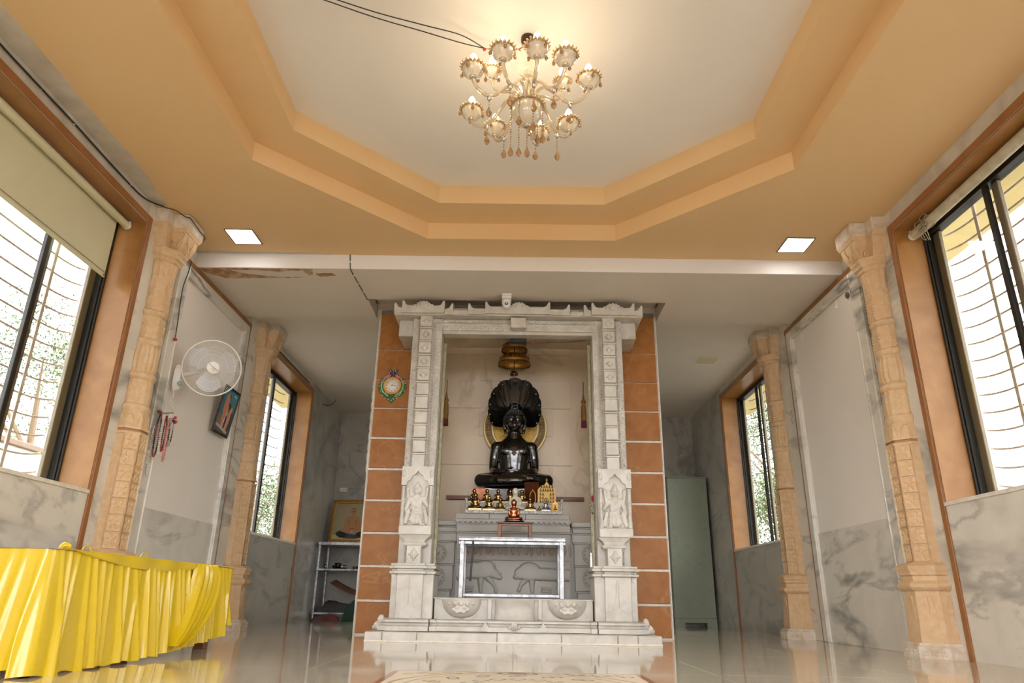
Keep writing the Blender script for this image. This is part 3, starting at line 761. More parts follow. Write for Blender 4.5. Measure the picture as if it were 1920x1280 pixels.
# cornice
P('cornice_slab', BX(-1.15, 1.165, 6.06, 6.56, 2.788, 2.83, c=.004))
def horn(x0, x1, y0, z0, z1, zh, l=True, r=True, nm='cornice_block'):
    w = .03; pts = [(x0, z0), (x1, z0)]
    pts += [(x1, zh), (x1 - .014, zh), (x1 - .026, zh - .02), (x1 - .036, z1 + .012), (x1 - .06, z1)] if r else [(x1, z1)]
    pts += [(x0 + .06, z1), (x0 + .036, z1 + .012), (x0 + .026, zh - .02), (x0 + .014, zh), (x0, zh)] if l else [(x0, z1)]
    mb = MB().prism(pts, 'y', y0, y0 + .07); o = P(nm, mb); return o
for x0, x1 in ((-1.075, -.68), (-.30, .305), (.69, 1.09)):
    o = horn(x0, x1, 6.03, 2.80, 2.868, 2.918); xc = (x0 + x1) / 2 + (.01 if abs(x0) < .5 else 0)
    m = MB()
    for k in range(7):
        t = PI * k / 6; m.ball((xc + .055 * math.cos(t), 6.035, 2.87 + .036 * math.sin(t)), (.018, .014, .014), 7, 5)
    m.ball((xc, 6.035, 2.875), (.045, .016, .034), 9, 6).ball((xc - .075, 6.04, 2.875), (.025, .014, .012), 7, 5).ball((xc + .075, 6.04, 2.875), (.025, .014, .012), 7, 5)
    m.build('cornice_flower', MARBLE_S, o)
for x0, x1, y, z0, z1, l, r in ((-1.15, -1.075, 6.044, 2.80, 2.85, True, False), (-.678, -.60, 6.044, 2.79, 2.845, False, True), (-.46, -.302, 6.04, 2.795, 2.85, True, False), (.307, .49, 6.04, 2.795, 2.85, False, True), (.62, .688, 6.044, 2.79, 2.845, True, False), (1.092, 1.165, 6.044, 2.80, 2.85, False, True)):
    horn(x0, x1, y, z0, z1, 2.900, l, r)
for x0, x1 in ((-.60, -.46), (.49, .62)): P('cornice_block', BX(x0, x1, 6.05, 6.14, 2.792, 2.835, c=.003))
P('cornice_backing', BX(-1.12, 1.13, 6.16, 6.56, 2.83, 2.90), PLASTER)
both(lambda sx: P('cornice_bracket', BX(sx * 1.12, sx * .97, 6.2, 6.56, 2.625, 2.787, c=.005)))
# gold door channels on the jambs
CH = mat('worn_gold_painted_channel', S(176, 170, 140), .45, .3, var=(S(136, 128, 98), 30, 2.2))
for x0, x1, zb in ((-.705, -.672, .3175), (.668, .702, .3175)):
    ch = thing('door_channel', 'worn gold painted metal channel on the %s jamb of the shrine' % ('left' if x0 < 0 else 'right'), 'channel', ((x0 + x1) / 2, 6.26, zb if x0 < 0 else zb), 'door channels of the shrine')
    BX(x0, x1, 6.315, 6.36, zb, 2.60, c=.003).build('rail', CH, ch)
    BX(x0 + .008, x1 - .008, 6.305, 6.315, zb, 2.55, c=.002).build('guide', CH, ch)
gs = BX(.69, .702, 6.40, 6.44, .3175, 2.56, c=.003); g = gs.build('gilded_strip', mat('rough_gilt', S(190, 150, 70), .35, .8, bump=(90, 1), var=(S(110, 84, 36), 40, 2)))
tag(g, 'rough gilded strip running up the right inner jamb of the shrine', 'strip')
BX(-.01, .01, -.006, .006, 0, .38, c=.002).xf(Matrix.Translation((.660, 6.297, .3175))).build('steel_bolt', STEEL).update_tag()
tag([o for o in COL.objects if o.name == 'steel_bolt'][0], 'thin upright steel bolt at the foot of the right shrine jamb', 'bolt')

# altar pedestal with lion relief
al = thing('altar_pedestal', 'grey carved stone pedestal with two lions under the statue', 'pedestal', (0, 7.0, .3168))
A = lambda nm, mb, m=MARBLE_D, par=None: mb.build(nm, m, par or al)
A('core', BX(-.535, .515, 6.78, 7.48, .3168, 1.0))
for i, (x0, x1) in enumerate(((-.557, -.24), (-.238, .10), (.102, .515))): A('top_slab', BX(x0, x1, 6.745, 7.48, 1.012, 1.062, c=.004))
sc = []
n = 22
for k in range(n * 6 + 1):
    x = -.557 + 1.072 * k / (n * 6); sc.append((x, .968 + .022 * abs(math.cos(PI * n * k / (n * 6)))))
A('scalloped_fringe', MB().prism([(-.557, 1.012), (.515, 1.012)] + sc[::-1], 'y', 6.75, 6.79))
A('frieze', BX(-.545, .52, 6.765, 6.79, .90, .962, c=.003))
A('frieze_moulding', BX(-.55, .525, 6.76, 6.79, .885, .898, c=.003))
for k in range(9):
    mb = MB(); x = -.48 + k * .118
    mb.ball((x, 6.778, .74), (.022, .010, .045), 9, 6).ball((x + .05, 6.779, .745), (.014, .006, .06), 7, 5).ball((x, 6.777, .795), (.013, .010, .014), 7, 5)
    A('frieze_carving', mb)
A('band_moulding', BX(-.53, .51, 6.755, 6.79, .645, .655, c=.003))
def lion(flip):
    def hf(X, Z):
        c = lambda *a: cap2(X, Z, *a); e = lambda *a: ell2(X, Z, *a)
        if not flip:
            hs = [c(-.60, .555, -.30, .557, .07, .074), e(-.27, .565, .095, .08, .08), c(-.25, .565, -.165, .52, .062, .036), c(-.165, .52, -.13, .497, .032, .022), c(-.215, .585, -.222, .628, .010, .004), c(-.18, .575, -.172, .618, .010, .004), c(-.13, .515, -.112, .535, .006, .004),
                  c(-.305, .51, -.305, .44, .034, .022), c(-.305, .44, -.302, .375, .020, .015), c(-.25, .50, -.20, .455, .026, .018), c(-.20, .455, -.165, .40, .016, .012), c(-.165, .40, -.165, .375, .012, .014), c(-.50, .51, -.46, .43, .034, .018), c(-.46, .43, -.475, .375, .016, .014),
                  c(-.44, .40, -.37, .41, .012, .010), c(-.44, .375, -.38, .38, .012, .010)]
        else:
            hs = [c(.62, .52, .22, .53, .052, .056), e(.14, .55, .105, .082, .08), e(.065, .535, .06, .055, .07), c(.06, .53, .02, .505, .036, .024), e(.012, .502, .018, .016, .03),
                  c(.165, .50, .165, .44, .036, .022), c(.165, .44, .170, .375, .02, .016), c(.11, .485, .065, .435, .026, .018), c(.065, .435, .045, .385, .016, .014), c(.42, .49, .40, .42, .034, .018), c(.40, .42, .41, .375, .016, .014), c(.26, .41, .33, .40, .012, .010), c(.26, .38, .33, .378, .012, .010)]
        H = np.maximum.reduce(hs); return .034 * (1 - np.exp(-H / .022))
    a, b_ = (-.53, -.02) if not flip else (-.02, .51)
    return relief(a, b_, .322, .645, 6.779, 110, 72, hf)
A('lion_relief', lion(False)); A('lion_relief', lion(True))
# stepped side blocks
for e in (-1, 1):
    for z0, z1, w, nm in ((.3168, .385, .585, 'side_block'), (.388, .608, .565, 'side_block'), (.611, .812, .558, 'side_block'), (.815, .9, .54, 'side_block'), (.903, .955, .55, 'side_block')):
        o = A(nm, BX(e * w, e * .80, 6.83, 7.4, z0, z1 - .012, c=.003)); BX(e * (w - .012), e * .80, 6.82, 7.4, z1 - .012, z1, c=.003).build('block_cap', MARBLE_D, o)
        if z1 - z0 > .15:
            r = MB().tube([(e * .715 + .075 * math.cos(t), 6.828, (z0 + z1) / 2 + .075 * math.sin(t)) for t in np.linspace(0, 2 * PI, 24, endpoint=False)], .007, 6, closed=True)
            for k in range(10): r.ball((e * .715 + .06 * math.cos(k * PI / 5), 6.828, (z0 + z1) / 2 + .06 * math.sin(k * PI / 5)), (.012, .006, .012), 6, 4)
            r.ball((e * .715, 6.828, (z0 + z1) / 2), (.02, .01, .02), 8, 5); r.build('rosette', MARBLE_D, o)
    A('side_slab', BX(e * .535, e * .80, 6.80, 7.4, .957, 1.0, c=.004))
for e in (-1, 1): A('core_return', BX(e * .50, e * .80, 6.87, 7.41, .3168, .95))
A('statue_plinth', BX(-.31, .29, 7.07, 7.40, 1.062, 1.20, c=.006)); A('statue_plinth', BX(-.30, .28, 7.08, 7.40, 1.203, 1.335, c=.006))
# ================================================================== STATUE AND ALTAR OBJECTS
def limb(mb, pts, r, n=12):
    P = spline(pts, 5); k = len(P); R = [np.interp(i / (k - 1), np.linspace(0, 1, len(r)), r) for i in range(k)]
    mb.tube(P, R, n)
    mb.ball(P[0], R[0], 12, 8); mb.ball(P[-1], R[-1], 12, 8)
def sitting_figure(face=True):
    """cross-legged meditating figure about 0.8 wide, 0.835 tall, facing -y, base at z=0"""
    b = MB()
    # legs: knees out, shins crossing in front
    limb(b, [(-.10, .04, .085), (-.24, .0, .08), (-.335, -.06, .07)], [.085, .08, .068]); limb(b, [(.10, .04, .085), (.24, .0, .08), (.335, -.06, .07)], [.085, .08, .068])
    limb(b, [(-.335, -.06, .068), (-.18, -.17, .055), (.02, -.22, .05), (.13, -.20, .055)], [.068, .058, .046, .036])
    limb(b, [(.335, -.06, .068), (.20, -.16, .072), (.05, -.20, .09), (-.10, -.19, .085)], [.068, .058, .044, .034])
    b.ball((.16, -.175, .062), (.065, .03, .022), 10, 6); b.ball((-.14, -.175, .10), (.065, .03, .02), 10, 6)
    b.ball((0, -.02, .05), (.26, .15, .05), 16, 8)
    b.ball((0, .03, .11), (.16, .12, .09), 16, 10)
    # torso
    secs = []
    for z, a, d in ((.10, .15, .10), (.17, .138, .098), (.24, .145, .10), (.31, .165, .108), (.37, .182, .114), (.42, .188, .105), (.455, .172, .09), (.49, .135, .078), (.525, .092, .068), (.565, .07, .06)):
        secs.append([(a * math.cos(t), .02 + d * math.sin(t), z) for t in np.linspace(0, 2 * PI, 24, endpoint=False)])
    b.loft(secs, 0, True)
    for e in (-1, 1):
        b.ball((e * .075, -.062, .375), (.075, .034, .05), 12, 8); b.ball((e * .14, .02, .425), (.08, .066, .062), 14, 8)
        b.ball((e * .182, .02, .425), (.066, .062, .06), 12, 8)
        limb(b, [(e * .185, .02, .415), (e * .206, .03, .30), (e * .212, .01, .195)], [.058, .051, .045])
        limb(b, [(e * .212, .01, .19), (e * .165, -.09, .155), (e * .07, -.16, .145)], [.043, .037, .027])
    # hands laid one on the other, five fingers each
    b.ball((.045, -.175, .140), (.05, .04, .018), 12, 6); b.ball((-.045, -.178, .158), (.05, .04, .018), 12, 6)
    for e, z in ((1, .136), (-1, .156)):
        for k in range(4):
            y = -.158 - .016 * k
            limb(b, [(e * .03, y, z), (-e * .02, y - .003, z + .004), (-e * (.06 + (.008, .012, .009, 0)[k]), y + .002, z - .004)], [.0095, .009, .007], 8)
        limb(b, [(e * .06, -.17, z + .014), (e * .03, -.168, z + .03), (e * .004, -.168, z + .030)], [.011, .009, .007], 8)
    # neck, head, long ears
    limb(b, [(0, .02, .45), (0, .012, .60)], [.075, .066], 16)
    b.ball((0, 0, .70), (.108, .108, .128), 20, 14); b.ball((0, -.026, .645), (.086, .08, .072), 16, 10)
    b.ball((0, -.07, .60), (.028, .022, .018), 10, 6)
    for e in (-1, 1):
        limb(b, [(e * .108, .01, .735), (e * .113, .012, .68), (e * .102, .01, .61), (e * .094, .005, .58)], [.02, .017, .016, .018], 8)
        b.ball((e * .05, -.075, .655), (.03, .02, .028), 10, 6)
        if face:
            limb(b, [(e * .015, -.103, .722), (e * .045, -.100, .735), (e * .075, -.078, .722)], [.008, .009, .006], 8)
            b.ball((e * .042, -.094, .70), (.022, .012, .012), 10, 6)
    if face:
        limb(b, [(0, -.10, .728), (0, -.112, .70), (0, -.122, .668)], [.011, .012, .017], 8)
        for e in (-1, 1): b.ball((e * .014, -.112, .664), (.011, .012, .009), 8, 5)
        b.ball((0, -.10, .638), (.030, .014, .007), 10, 5); b.ball((0, -.098, .625), (.024, .014, .008), 10, 5)
    return b
st = thing('black_statue', 'polished black stone statue of a meditating figure under a ribbed serpent hood', 'statue', (-.015, 7.22, 1.366))
SX, SY, SZ = -.015, 7.22, 1.367
me = blob('body', sitting_figure(True), BLACKS, .0065, 4)
link('body', me, (SX, SY, SZ), st)
# rows of snail curls, top knot
cb = MB()
for j in range(7):
    el = .15 + j * .2; n = max(1, int(26 * math.cos(el)))
    for i in range(n):
        a = 2 * PI * i / n + (j % 2) * PI / n
        p = (.108 * math.cos(el) * math.cos(a), .108 * math.cos(el) * math.sin(a), .70 + .126 * math.sin(el))
        if p[1] < -.05 and p[2] < .765: continue
        cb.ball((SX + p[0], SY + p[1], SZ + p[2]), .0125, 7, 5)
for j in range(3): cb.ball((SX, SY, SZ + .835 + .012 * j), .04 - .011 * j, 10, 6)
o = cb.build('hair_curls', BLACKS, st); o['kind'] = 'stuff'
cb = MB().prism([(SX - .03, SZ + .345), (SX, SZ + .315), (SX + .03, SZ + .345), (SX, SZ + .375)], 'y', SY - .112, SY - .085); cb.build('chest_mark', BLACKS, st)
# hood of eleven serpents: a scalloped shell leaning over the head
KP = [(0, .462), (20, .442), (40, .385), (58, .325), (75, .282), (90, .250), (105, .215), (118, .18), (130, .14)]
def hoodR(deg): return float(np.interp(abs(deg), [k[0] for k in KP], [k[1] for k in KP]))
NL_ = 11
def hood(side):
    def fn(u, v):
        d = -100 + 200 * u; t = math.radians(d); w = abs(math.cos(NL_ * PI * u + PI / 2))
        R = hoodR(d) * (1 + .035 * (w ** .6 - .6) * v)
        s = .08 + .92 * v; curl = -.20 * max(0, math.cos(t * .55)) * v ** 2.0 + .02
        bul = -.011 * (w ** .35) * min(1, v * 1.6)
        y = .09 + curl + (bul if side == 0 else .028 - .2 * bul) * (1 if v < .97 else .6)
        return (SX + R * s * math.sin(t), SY + y, SZ + .685 + R * s * math.cos(t) - .05 * (v > 2))
    return fn
mb = MB().grid(hood(0), 132, 16).grid(hood(1), 132, 16)
mb.grid(lambda u, v: tuple(np.array(hood(0)(u, 1)) * (1 - v) + np.array(hood(1)(u, 1)) * v), 132, 1)
hd = mb.build('serpent_hood', BLACKS, st)
for k in range(NL_):
    d = math.radians(-100 + 200 * (k + .5) / NL_); R = hoodR(math.degrees(d))
    p = hood(0)((k + .5) / NL_, .93)
    m = MB().ball((p[0], p[1] - .004, p[2]), (.012, .004, .014), 10, 6)
    m.build('serpent_head', BLACKS, hd)
MB().box(SX - .29, SX + .28, SY - .06, SY + .2, 1.336, 1.3655, c=.006).build('seat', BLACKS, st)

# halo disc on the wall behind
hl = thing('halo_disc', 'round gilded metal halo disc with rays behind the black statue', 'disc', (-.008, 7.46, 1.70))
hc = (-.008, 2.05)
def disc(nm, prof, m, par, n=72, mod=None):
    mb = MB().lathe(prof, (0, 0, 0), n, 0, True, mod); mb.xf(Matrix.Translation((hc[0], 7.45, hc[1])) @ Matrix.Rotation(PI / 2, 4, 'X')); return mb.build(nm, m, par)
disc('rim', [(.345, -.01), (.345, .014), (.335, .02), (.322, .014), (.32, 0)], mat('pale_gold_rim', S(244, 220, 160), .3, .4), hl)
disc('ornament_band', [(.32, 0), (.318, .008), (.26, .010), (.258, 0)], mat('chased_gold', S(226, 198, 140), .45, .3, bump=(160, 1.5), var=(S(110, 84, 50), 90, 3)), hl)
disc('inner_ring', [(.258, 0), (.256, .018), (.244, .022), (.236, .016), (.234, 0)], mat('bright_gold', S(255, 240, 196), .3, .2), hl)
disc('ray_field', [(.236, .006), (.12, .004), (.02, .004)], mat('dull_gold', S(226, 186, 92), .45, .25, bump=(60, .8)), hl)
for k in range(48):
    a = 2 * PI * k / 48; r0, r1 = .14, (.228 if k % 2 else .20)
    MB().prism([(hc[0] + r0 * math.cos(a - .012), hc[1] + r0 * math.sin(a - .012)), (hc[0] + r1 * math.cos(a), hc[1] + r1 * math.sin(a)), (hc[0] + r0 * math.cos(a + .012), hc[1] + r0 * math.sin(a + .012))], 'y', 7.438, 7.446).build('ray', BRASS, hl)
for k in range(60):
    a = 2 * PI * k / 60; MB().ball((hc[0] + .305 * math.cos(a), 7.44, hc[1] + .305 * math.sin(a)), (.006, .005, .006), 6, 4).build('stud', BRASS, hl)

# tiered parasol hanging over the statue
pz = thing('tiered_parasol', 'gilded pierced metal parasol of two tiers hanging over the statue', 'parasol', (-.027, 7.15, 2.60))
def tier(R, z0, h, nm):
    c = (-.027, 7.15, z0)
    mb = MB().lathe([(.012, h), (R * .5, h * .93), (R * .82, h * .66), (R * .96, h * .3), (R, 0), (R * .97, 0), (R * .93, h * .28), (R * .78, h * .62), (R * .45, h * .86), (.012, h * .92)], c, 48)
    t = mb.build(nm, GOLD, pz)
    MB().tube([(c[0] + R * math.cos(a), c[1] + R * math.sin(a), z0) for a in np.linspace(0, 2 * PI, 40, endpoint=False)], .006, 6, closed=True).build('rim_ring', BRASS, t)
    d = MB()
    for k in range(44):
        a = 2 * PI * k / 44; d.ball((c[0] + R * math.cos(a), c[1] + R * math.sin(a), z0 - .012), (.0055, .0055, .013), 6, 5)
    d.build('bead_fringe', BRASS, t)['kind'] = 'stuff'
    d = MB()
    for k in range(34):
        a = 2 * PI * k / 34; d.box(-.0035, .0035, -R * .935, -R * .915, h * .34, h * .6, m=0).xf(Matrix.Translation(c) @ Matrix.Rotation(a, 4, 'Z'), len(d.v) - 8)
    d.build('pierced_slots', mat('dark_bronze', S(70, 44, 16), .5, .8), t)['kind'] = 'stuff'
tier(.172, 2.675, .115, 'lower_tier'); tier(.138, 2.835, .095, 'upper_tier')
MB().tube([(-.027, 7.15, 2.60), (-.027, 7.15, 2.975)], .004, 8).build('rod', BRASS, pz)
bl = MB().lathe([(.004, .035), (.02, .032), (.035, .018), (.042, 0), (.046, -.008), (.04, -.01), (.03, .0)], (-.027, 7.15, 2.565), 24)
tag(bl.build('bell', mat('aged_bronze', S(150, 112, 80), .3, 1)), 'small bronze bell hanging between parasol and serpent hood', 'bell')
o = [x for x in COL.objects if x.name == 'bell'][0]; bl2 = MB().ball((-.027, 7.15, 2.553), .011, 8, 6).tube([(-.027, 7.15, 2.60), (-.027, 7.15, 2.565)], .003, 6); bl2.build('clapper', BRASS, o)
# dark box lamp under the lintel with a red wire
bx = thing('box_speaker', 'dark grey box fixed under the lintel, red wire joint beside it', 'box', (.012, 6.32, 2.617))
BX(-.068, .092, 6.27, 6.37, 2.617, 2.70, c=.006).build('housing', SLATE, bx); BX(-.06, .084, 6.264, 6.27, 2.622, 2.634, c=.002).build('front_lip', DARK, bx)
MB().tube(spline([(.05, 6.28, 2.616), (.10, 6.28, 2.608), (.15, 6.28, 2.603), (.25, 6.30, 2.612), (.42, 6.32, 2.626), (.66, 6.34, 2.655)], 5), .003, 6).build('wire', DARK, bx)
MB().tube([(.135, 6.28, 2.604), (.15, 6.278, 2.600), (.165, 6.28, 2.607)], .006, 6).ball((.142, 6.277, 2.595), .007, 6, 4).build('wire_joint', mat('red_tape', S(170, 40, 44), .5), bx)
# gold tassels on the chamber sides
TR = mat('dark_red_thread', S(96, 22, 30), .7)
for x, lab in ((-.712, 'gold and maroon tassel hanging at the left side of the chamber'), (.684, 'gold and maroon tassel hanging at the right side of the chamber')):
    t = thing('tassel', lab, 'tassel', (x, 6.92, 1.94), 'tassels of the shrine chamber')
    MB().tube([(x, 6.92, 2.42), (x, 6.92, 2.27)], .004, 6).build('cord', BRASS, t)
    MB().lathe([(.004, .36), (.008, .33), (.012, .29), (.022, .275), (.026, .255), (.014, .245), (.022, .22), (.026, .12), (.024, .06)], (x, 6.92, 1.94), 16, mod=lambda a, k: 1 + .08 * math.cos(8 * a)).build('gold_head', mat('aged_tassel_gold', S(150, 110, 58), .4, .6, bump=(120, 1)), t)
    m = MB()
    for k in range(14):
        a = 2 * PI * k / 14; m.tube([(x + .020 * math.cos(a), 6.92 + .020 * math.sin(a), 2.01), (x + .025 * math.cos(a), 6.92 + .025 * math.sin(a), 1.94)], .006, 5)
    m.build('fringe', TR, t)
rd = thing('red_charm', 'red and silver charm hanging on the right jamb beside the idols', 'charm', (.68, 6.30, 1.02))
MB().ball((.683, 6.30, 1.155), (.012, .01, .03), 8, 6).build('red_bead', mat('red_cloth', S(150, 28, 40), .6), rd)
MB().tube(spline([(.683, 6.30, 1.13), (.672, 6.30, 1.10), (.68, 6.298, 1.07), (.668, 6.298, 1.045), (.682, 6.298, 1.025)], 4), .005, 6).ball((.668, 6.296, 1.10), (.012, .008, .012), 8, 5).ball((.68, 6.296, 1.03), (.010, .008, .010), 8, 5).build('silver_chain', STEEL, rd)

# embossed silver stand with the small idols
ss = thing('silver_stand', 'two step stand clad in embossed silver sheet holding the small idols', 'stand', (-.008, 6.86, 1.062))
BX(-.452, .436, 6.8005, 6.93, 1.0626, 1.178, c=.006).build('upper_step', SILVER, ss)
BX(-.458, .442, 6.725, 6.80, 1.0626, 1.094, c=.005).build('lower_step', SILVER, ss)
for e in (-1, 1):
    x = -.008 + e * .452
    MB().tube([(x, 6.73, 1.066), (x, 6.73, 1.10), (x, 6.735, 1.12)], .009, 8).build('corner_post', SILVER, ss)
    MB().tube([(x, 6.80, 1.09), (x, 6.80, 1.185), (x + e * .004, 6.80, 1.2)], .010, 8).ball((x + e * .004, 6.80, 1.20), .014, 8, 6).build('corner_post', SILVER, ss)
idol_me = {}
def idol_base(mb, z): mb.lathe([(0, 0), (.40, 0), (.42, .05), (.36, .08), (.36, .12), (.40, .15), (0, .16)], (0, 0, 0), 20)
def idol(m, lod=.3):
    if m.name not in idol_me:
        b = sitting_figure(False); idol_me[m.name] = blob('body', b, m, .016, 3, lod)
    return idol_me[m.name]
BASEP = MB().loft([[(x * q, y * q * .62 - .03, z) for x, y in ((-.38, -.3), (.38, -.3), (.38, .3), (-.38, .3))] for q, z in ((1, 0), (1, .025), (.92, .03), (.92, .05), (1, .055), (1, .07))])
base_me = {}
def small_idol(nm, x, y, z, h, m, label, group=None, w=1.0, base=True, mb=None):
    z += .0008; r = thing(nm, label, 'figurine', (x, y, z), group)
    s = h / (.905 if base else .835)
    if base:
        if (mb or m).name not in base_me: base_me[(mb or m).name] = BASEP.mesh('base', mb or m)
        o = link('base', base_me[(mb or m).name], (x, y, z), r); o.scale = (s * w, s, s)
    o = link('body', idol(m), (x, y, z + (.0695 * s if base else 0)), r); o.scale = (s * w, s, s)
    return r
DBR = mat('dark_aged_brass', S(120, 96, 56), .3, 1); PEWT = mat('pewter', S(150, 146, 140), .3, 1); ALAB = mat('white_alabaster', S(206, 200, 180), .35)
G = 'brass idols on the silver stand'
for x, lb in ((-.394, 'brass idol at the left end of the back row, before the copper sheet'), (-.271, 'second brass idol from left in back row, at right edge of copper sheet'), (-.163, 'third brass idol from left in the back row, in the middle gap'), (-.045, 'brass idol in back row just left of the white idol'), (.068, 'brass idol in back row just right of the white idol')):
    small_idol('brass_idol', x, 6.89, 1.178, .135, BRASS, lb, G)
small_idol('brass_idol', -.375, 6.762, 1.094, .165, BRASS, 'largest brass idol, front row left end on the lower step', G, .9)
small_idol('brass_idol', -.244, 6.762, 1.094, .138, BRASS, 'brass idol second in the front row, below the copper sheet corner', G)
small_idol('brass_idol', -.138, 6.762, 1.094, .118, DBR, 'small dark brass idol with a hood, third in the front row', G)
small_idol('brass_idol', .145, 6.762, 1.094, .128, BRASS, 'brass idol in the front row right of the white idol', G)
small_idol('dark_idol', .231, 6.762, 1.094, .05, DBR, 'tiny dark idol in the front row right part', None)
small_idol('pewter_idol', .292, 6.762, 1.094, .122, PEWT, 'grey pewter idol in front of the gold plaque', None, .8)
small_idol('white_idol', .004, 6.744, 1.094, .212, ALAB, 'white alabaster seated idol in the middle of the stand', None, .92, False)
def arch_plate(xc, w, z0, z1, y0, y1, peak=.02):
    zs = z1 - w * .55 - peak
    P_ = [(xc - w / 2, z0), (xc + w / 2, z0), (xc + w / 2, zs)]
    for k in range(1, 12):
        t = PI * k / 12; P_.append((xc + w / 2 * math.cos(t) * (1 + .05 * abs(math.sin(5 * t))), zs + (w * .5) * math.sin(t) ** .8 + (peak if k == 6 else 0)))
    P_.append((xc - w / 2, zs)); return MB().prism(P_, 'y', y0, y1)
r = thing('shrine_miniature', 'tiny gold framed miniature shrine at right end of the stand', 'shrine', (.378, 6.762, 1.094))
BX(.348, .408, 6.745, 6.785, 1.0948, 1.104, c=.002).build('base', GOLDP, r)
mb = MB()
for x in (.354, .40): mb.box(x, x + .007, 6.75, 6.757, 1.104, 1.155, c=.001)
mb.prism([(.35, 1.155), (.411, 1.155), (.411, 1.162), (.381, 1.185), (.35, 1.162)], 'y', 6.75, 6.765); mb.box(.354, .407, 6.768, 6.772, 1.104, 1.16); mb.build('frame', GOLDP, r)
o = link('figure', idol(DBR), (.3805, 6.76, 1.104), r); o.scale = (.05, .05, .055)
r = thing('arch_frame', 'small open gold arch before the brown engraved plate', 'arch', (.172, 6.90, 1.178))
mb = MB()
mb.tube(spline([(.148, 6.90, 1.1875), (.146, 6.90, 1.26), (.155, 6.90, 1.285), (.172, 6.90, 1.305), (.189, 6.90, 1.285), (.198, 6.90, 1.26), (.196, 6.90, 1.1875)], 5), .006, 6).ball((.172, 6.90, 1.31), .008, 6, 5); mb.build('arch', GOLDP, r)
BX(.142, .202, 6.89, 6.908, 1.1788, 1.186, c=.002).build('foot', GOLDP, r)
def plate(nm, x0, x1, z0, z1, y, lean, m, lab):
    mb = BX(x0, x1, 0, .004, 0, z1 - z0, c=.001); mb.xf(Matrix.Translation((0, y, z0)) @ Matrix.Rotation(-lean, 4, 'X'))
    return tag(mb.build(nm, m), lab, 'plate')
plate('copper_sheet', -.425, -.258, 1.0632, 1.325, 6.936, .05, mat('pink_copper_sheet', S(206, 136, 104), .38, .9, bump=(200, .5), var=(S(222, 160, 130), 20, 2)), 'square pink copper sheet with faint engraving leaning behind the left idols')
plate('copper_plate', .093, .232, 1.0632, 1.392, 6.932, 0, mat('brown_copper_plate', S(136, 80, 52), .4, .8, bump=(260, 1.2), var=(S(110, 60, 36), 70, 3)), 'tall brown copper plate with engraved lines at right')
gp = thing('gold_plaque', 'arched gold plaque with rows of tiny seated figures, right end', 'plaque', (.308, 6.91, 1.178))
PLQ = mat('plaque_gold', S(156, 128, 76), .45, .8)
mb = arch_plate(.308, .176, 1.1788, 1.405, 6.912, 6.922, .03); mb.build('back_plate', PLQ, gp)
MB().ball((.308, 6.916, 1.41), (.010, .006, .018), 8, 6).build('finial', PLQ, gp)
for row, (z, n, w) in enumerate(((1.335, 5, .13), (1.30, 6, .14), (1.262, 6, .148), (1.226, 6, .15), (1.19, 6, .15))):
    BX(.308 - w / 2, .308 + w / 2, 6.906, 6.912, z - .004, z, c=.001).build('shelf_line', PLQ, gp)
    for k in range(n):
        x = .308 - w / 2 + (k + .5) * w / n
        if row in (2, 3) and abs(x - .308) < .03: continue
        MB().ball((x, 6.908, z + .008), (.009, .005, .008), 7, 5).ball((x, 6.908, z + .021), (.005, .005, .006), 6, 4).build('figure', DBR if row % 2 == 0 else BRASS, gp)
MB().prism([(.283, 1.275), (.333, 1.275), (.325, 1.235), (.291, 1.235)], 'y', 6.902, 6.912).build('plain_tablet', PLQ, gp)
cp = MB().lathe([(0, 0), (.045, 0), (.056, .05), (.06, .16), (.064, .21), (.058, .245), (.044, .268), (.03, .278), (0, .281)], (-.02, 6.998, 1.0630), 24)
tag(cp.build('copper_pot', COPPER), 'round copper pot behind the white idol, before the statue plinth', 'pot')
def crumple(u, v):
    a = 2 * PI * u; r = (.01 + .075 * v) * (1 + .18 * math.sin(5 * a) + .08 * math.sin(11 * a))
    return (-.165 + r * math.cos(a) * .95, 6.962 + .12 * r * math.sin(a), 1.063 + .19 * (1 - v) ** .6)
tag(MB().grid(crumple, 30, 6).build('crumpled_foil', STEEL), 'crumpled silver foil between the third and fourth back idols', 'foil')

# steel table, wooden stool, copper idol, black rod
tb = thing('steel_table', 'stainless steel frame table in front of the altar', 'table', (-.02, 6.38, .317))
BX(-.476, .436, 6.20, 6.56, .80, .806, c=.001).build('top_sheet', STEELT, tb)
for y in (6.20, 6.53): BX(-.476, .436, y, y + .03, .775, .80, c=.003).build('top_rail', STEELT, tb); BX(-.476, .436, y + .004, y + .03, .746, .772, c=.003).build('apron_rail', STEELT, tb)
for x in (-.476, .408): BX(x, x + .03, 6.23, 6.53, .772, .80, c=.003).build('side_rail', STEELT, tb)
for x in (-.462, .382):
    for y in (6.20, 6.53): BX(x, x + .038, y, y + .03, .317, .775, c=.003).build('leg', STEELT, tb)
BX(-.424, .382, 6.202, 6.228, .326, .352, c=.003).build('stretcher', STEELT, tb); BX(-.424, .382, 6.532, 6.558, .326, .352, c=.003).build('stretcher', STEELT, tb)
rod = MB().tube(spline([(-.352, 6.185, .77), (-.348, 6.183, .70), (-.356, 6.182, .60), (-.364, 6.182, .448)], 6), .008, 8)
tag(rod.build('black_rod', DARK), 'short black rod hanging from the top of the steel table', 'rod')
sl_ = thing('wooden_stool', 'small brown wooden stool standing on the steel table', 'stool', (.003, 6.38, .806))
BX(-.15, .156, 6.27, 6.50, .928, .943, c=.003).build('top', mat('dark_wood', S(70, 46, 34), .4), sl_)
for x0 in (-.146, .122): BX(x0, x0 + .03, 6.28, 6.49, .8068, .928, c=.003).build('side_board', WOOD, sl_)
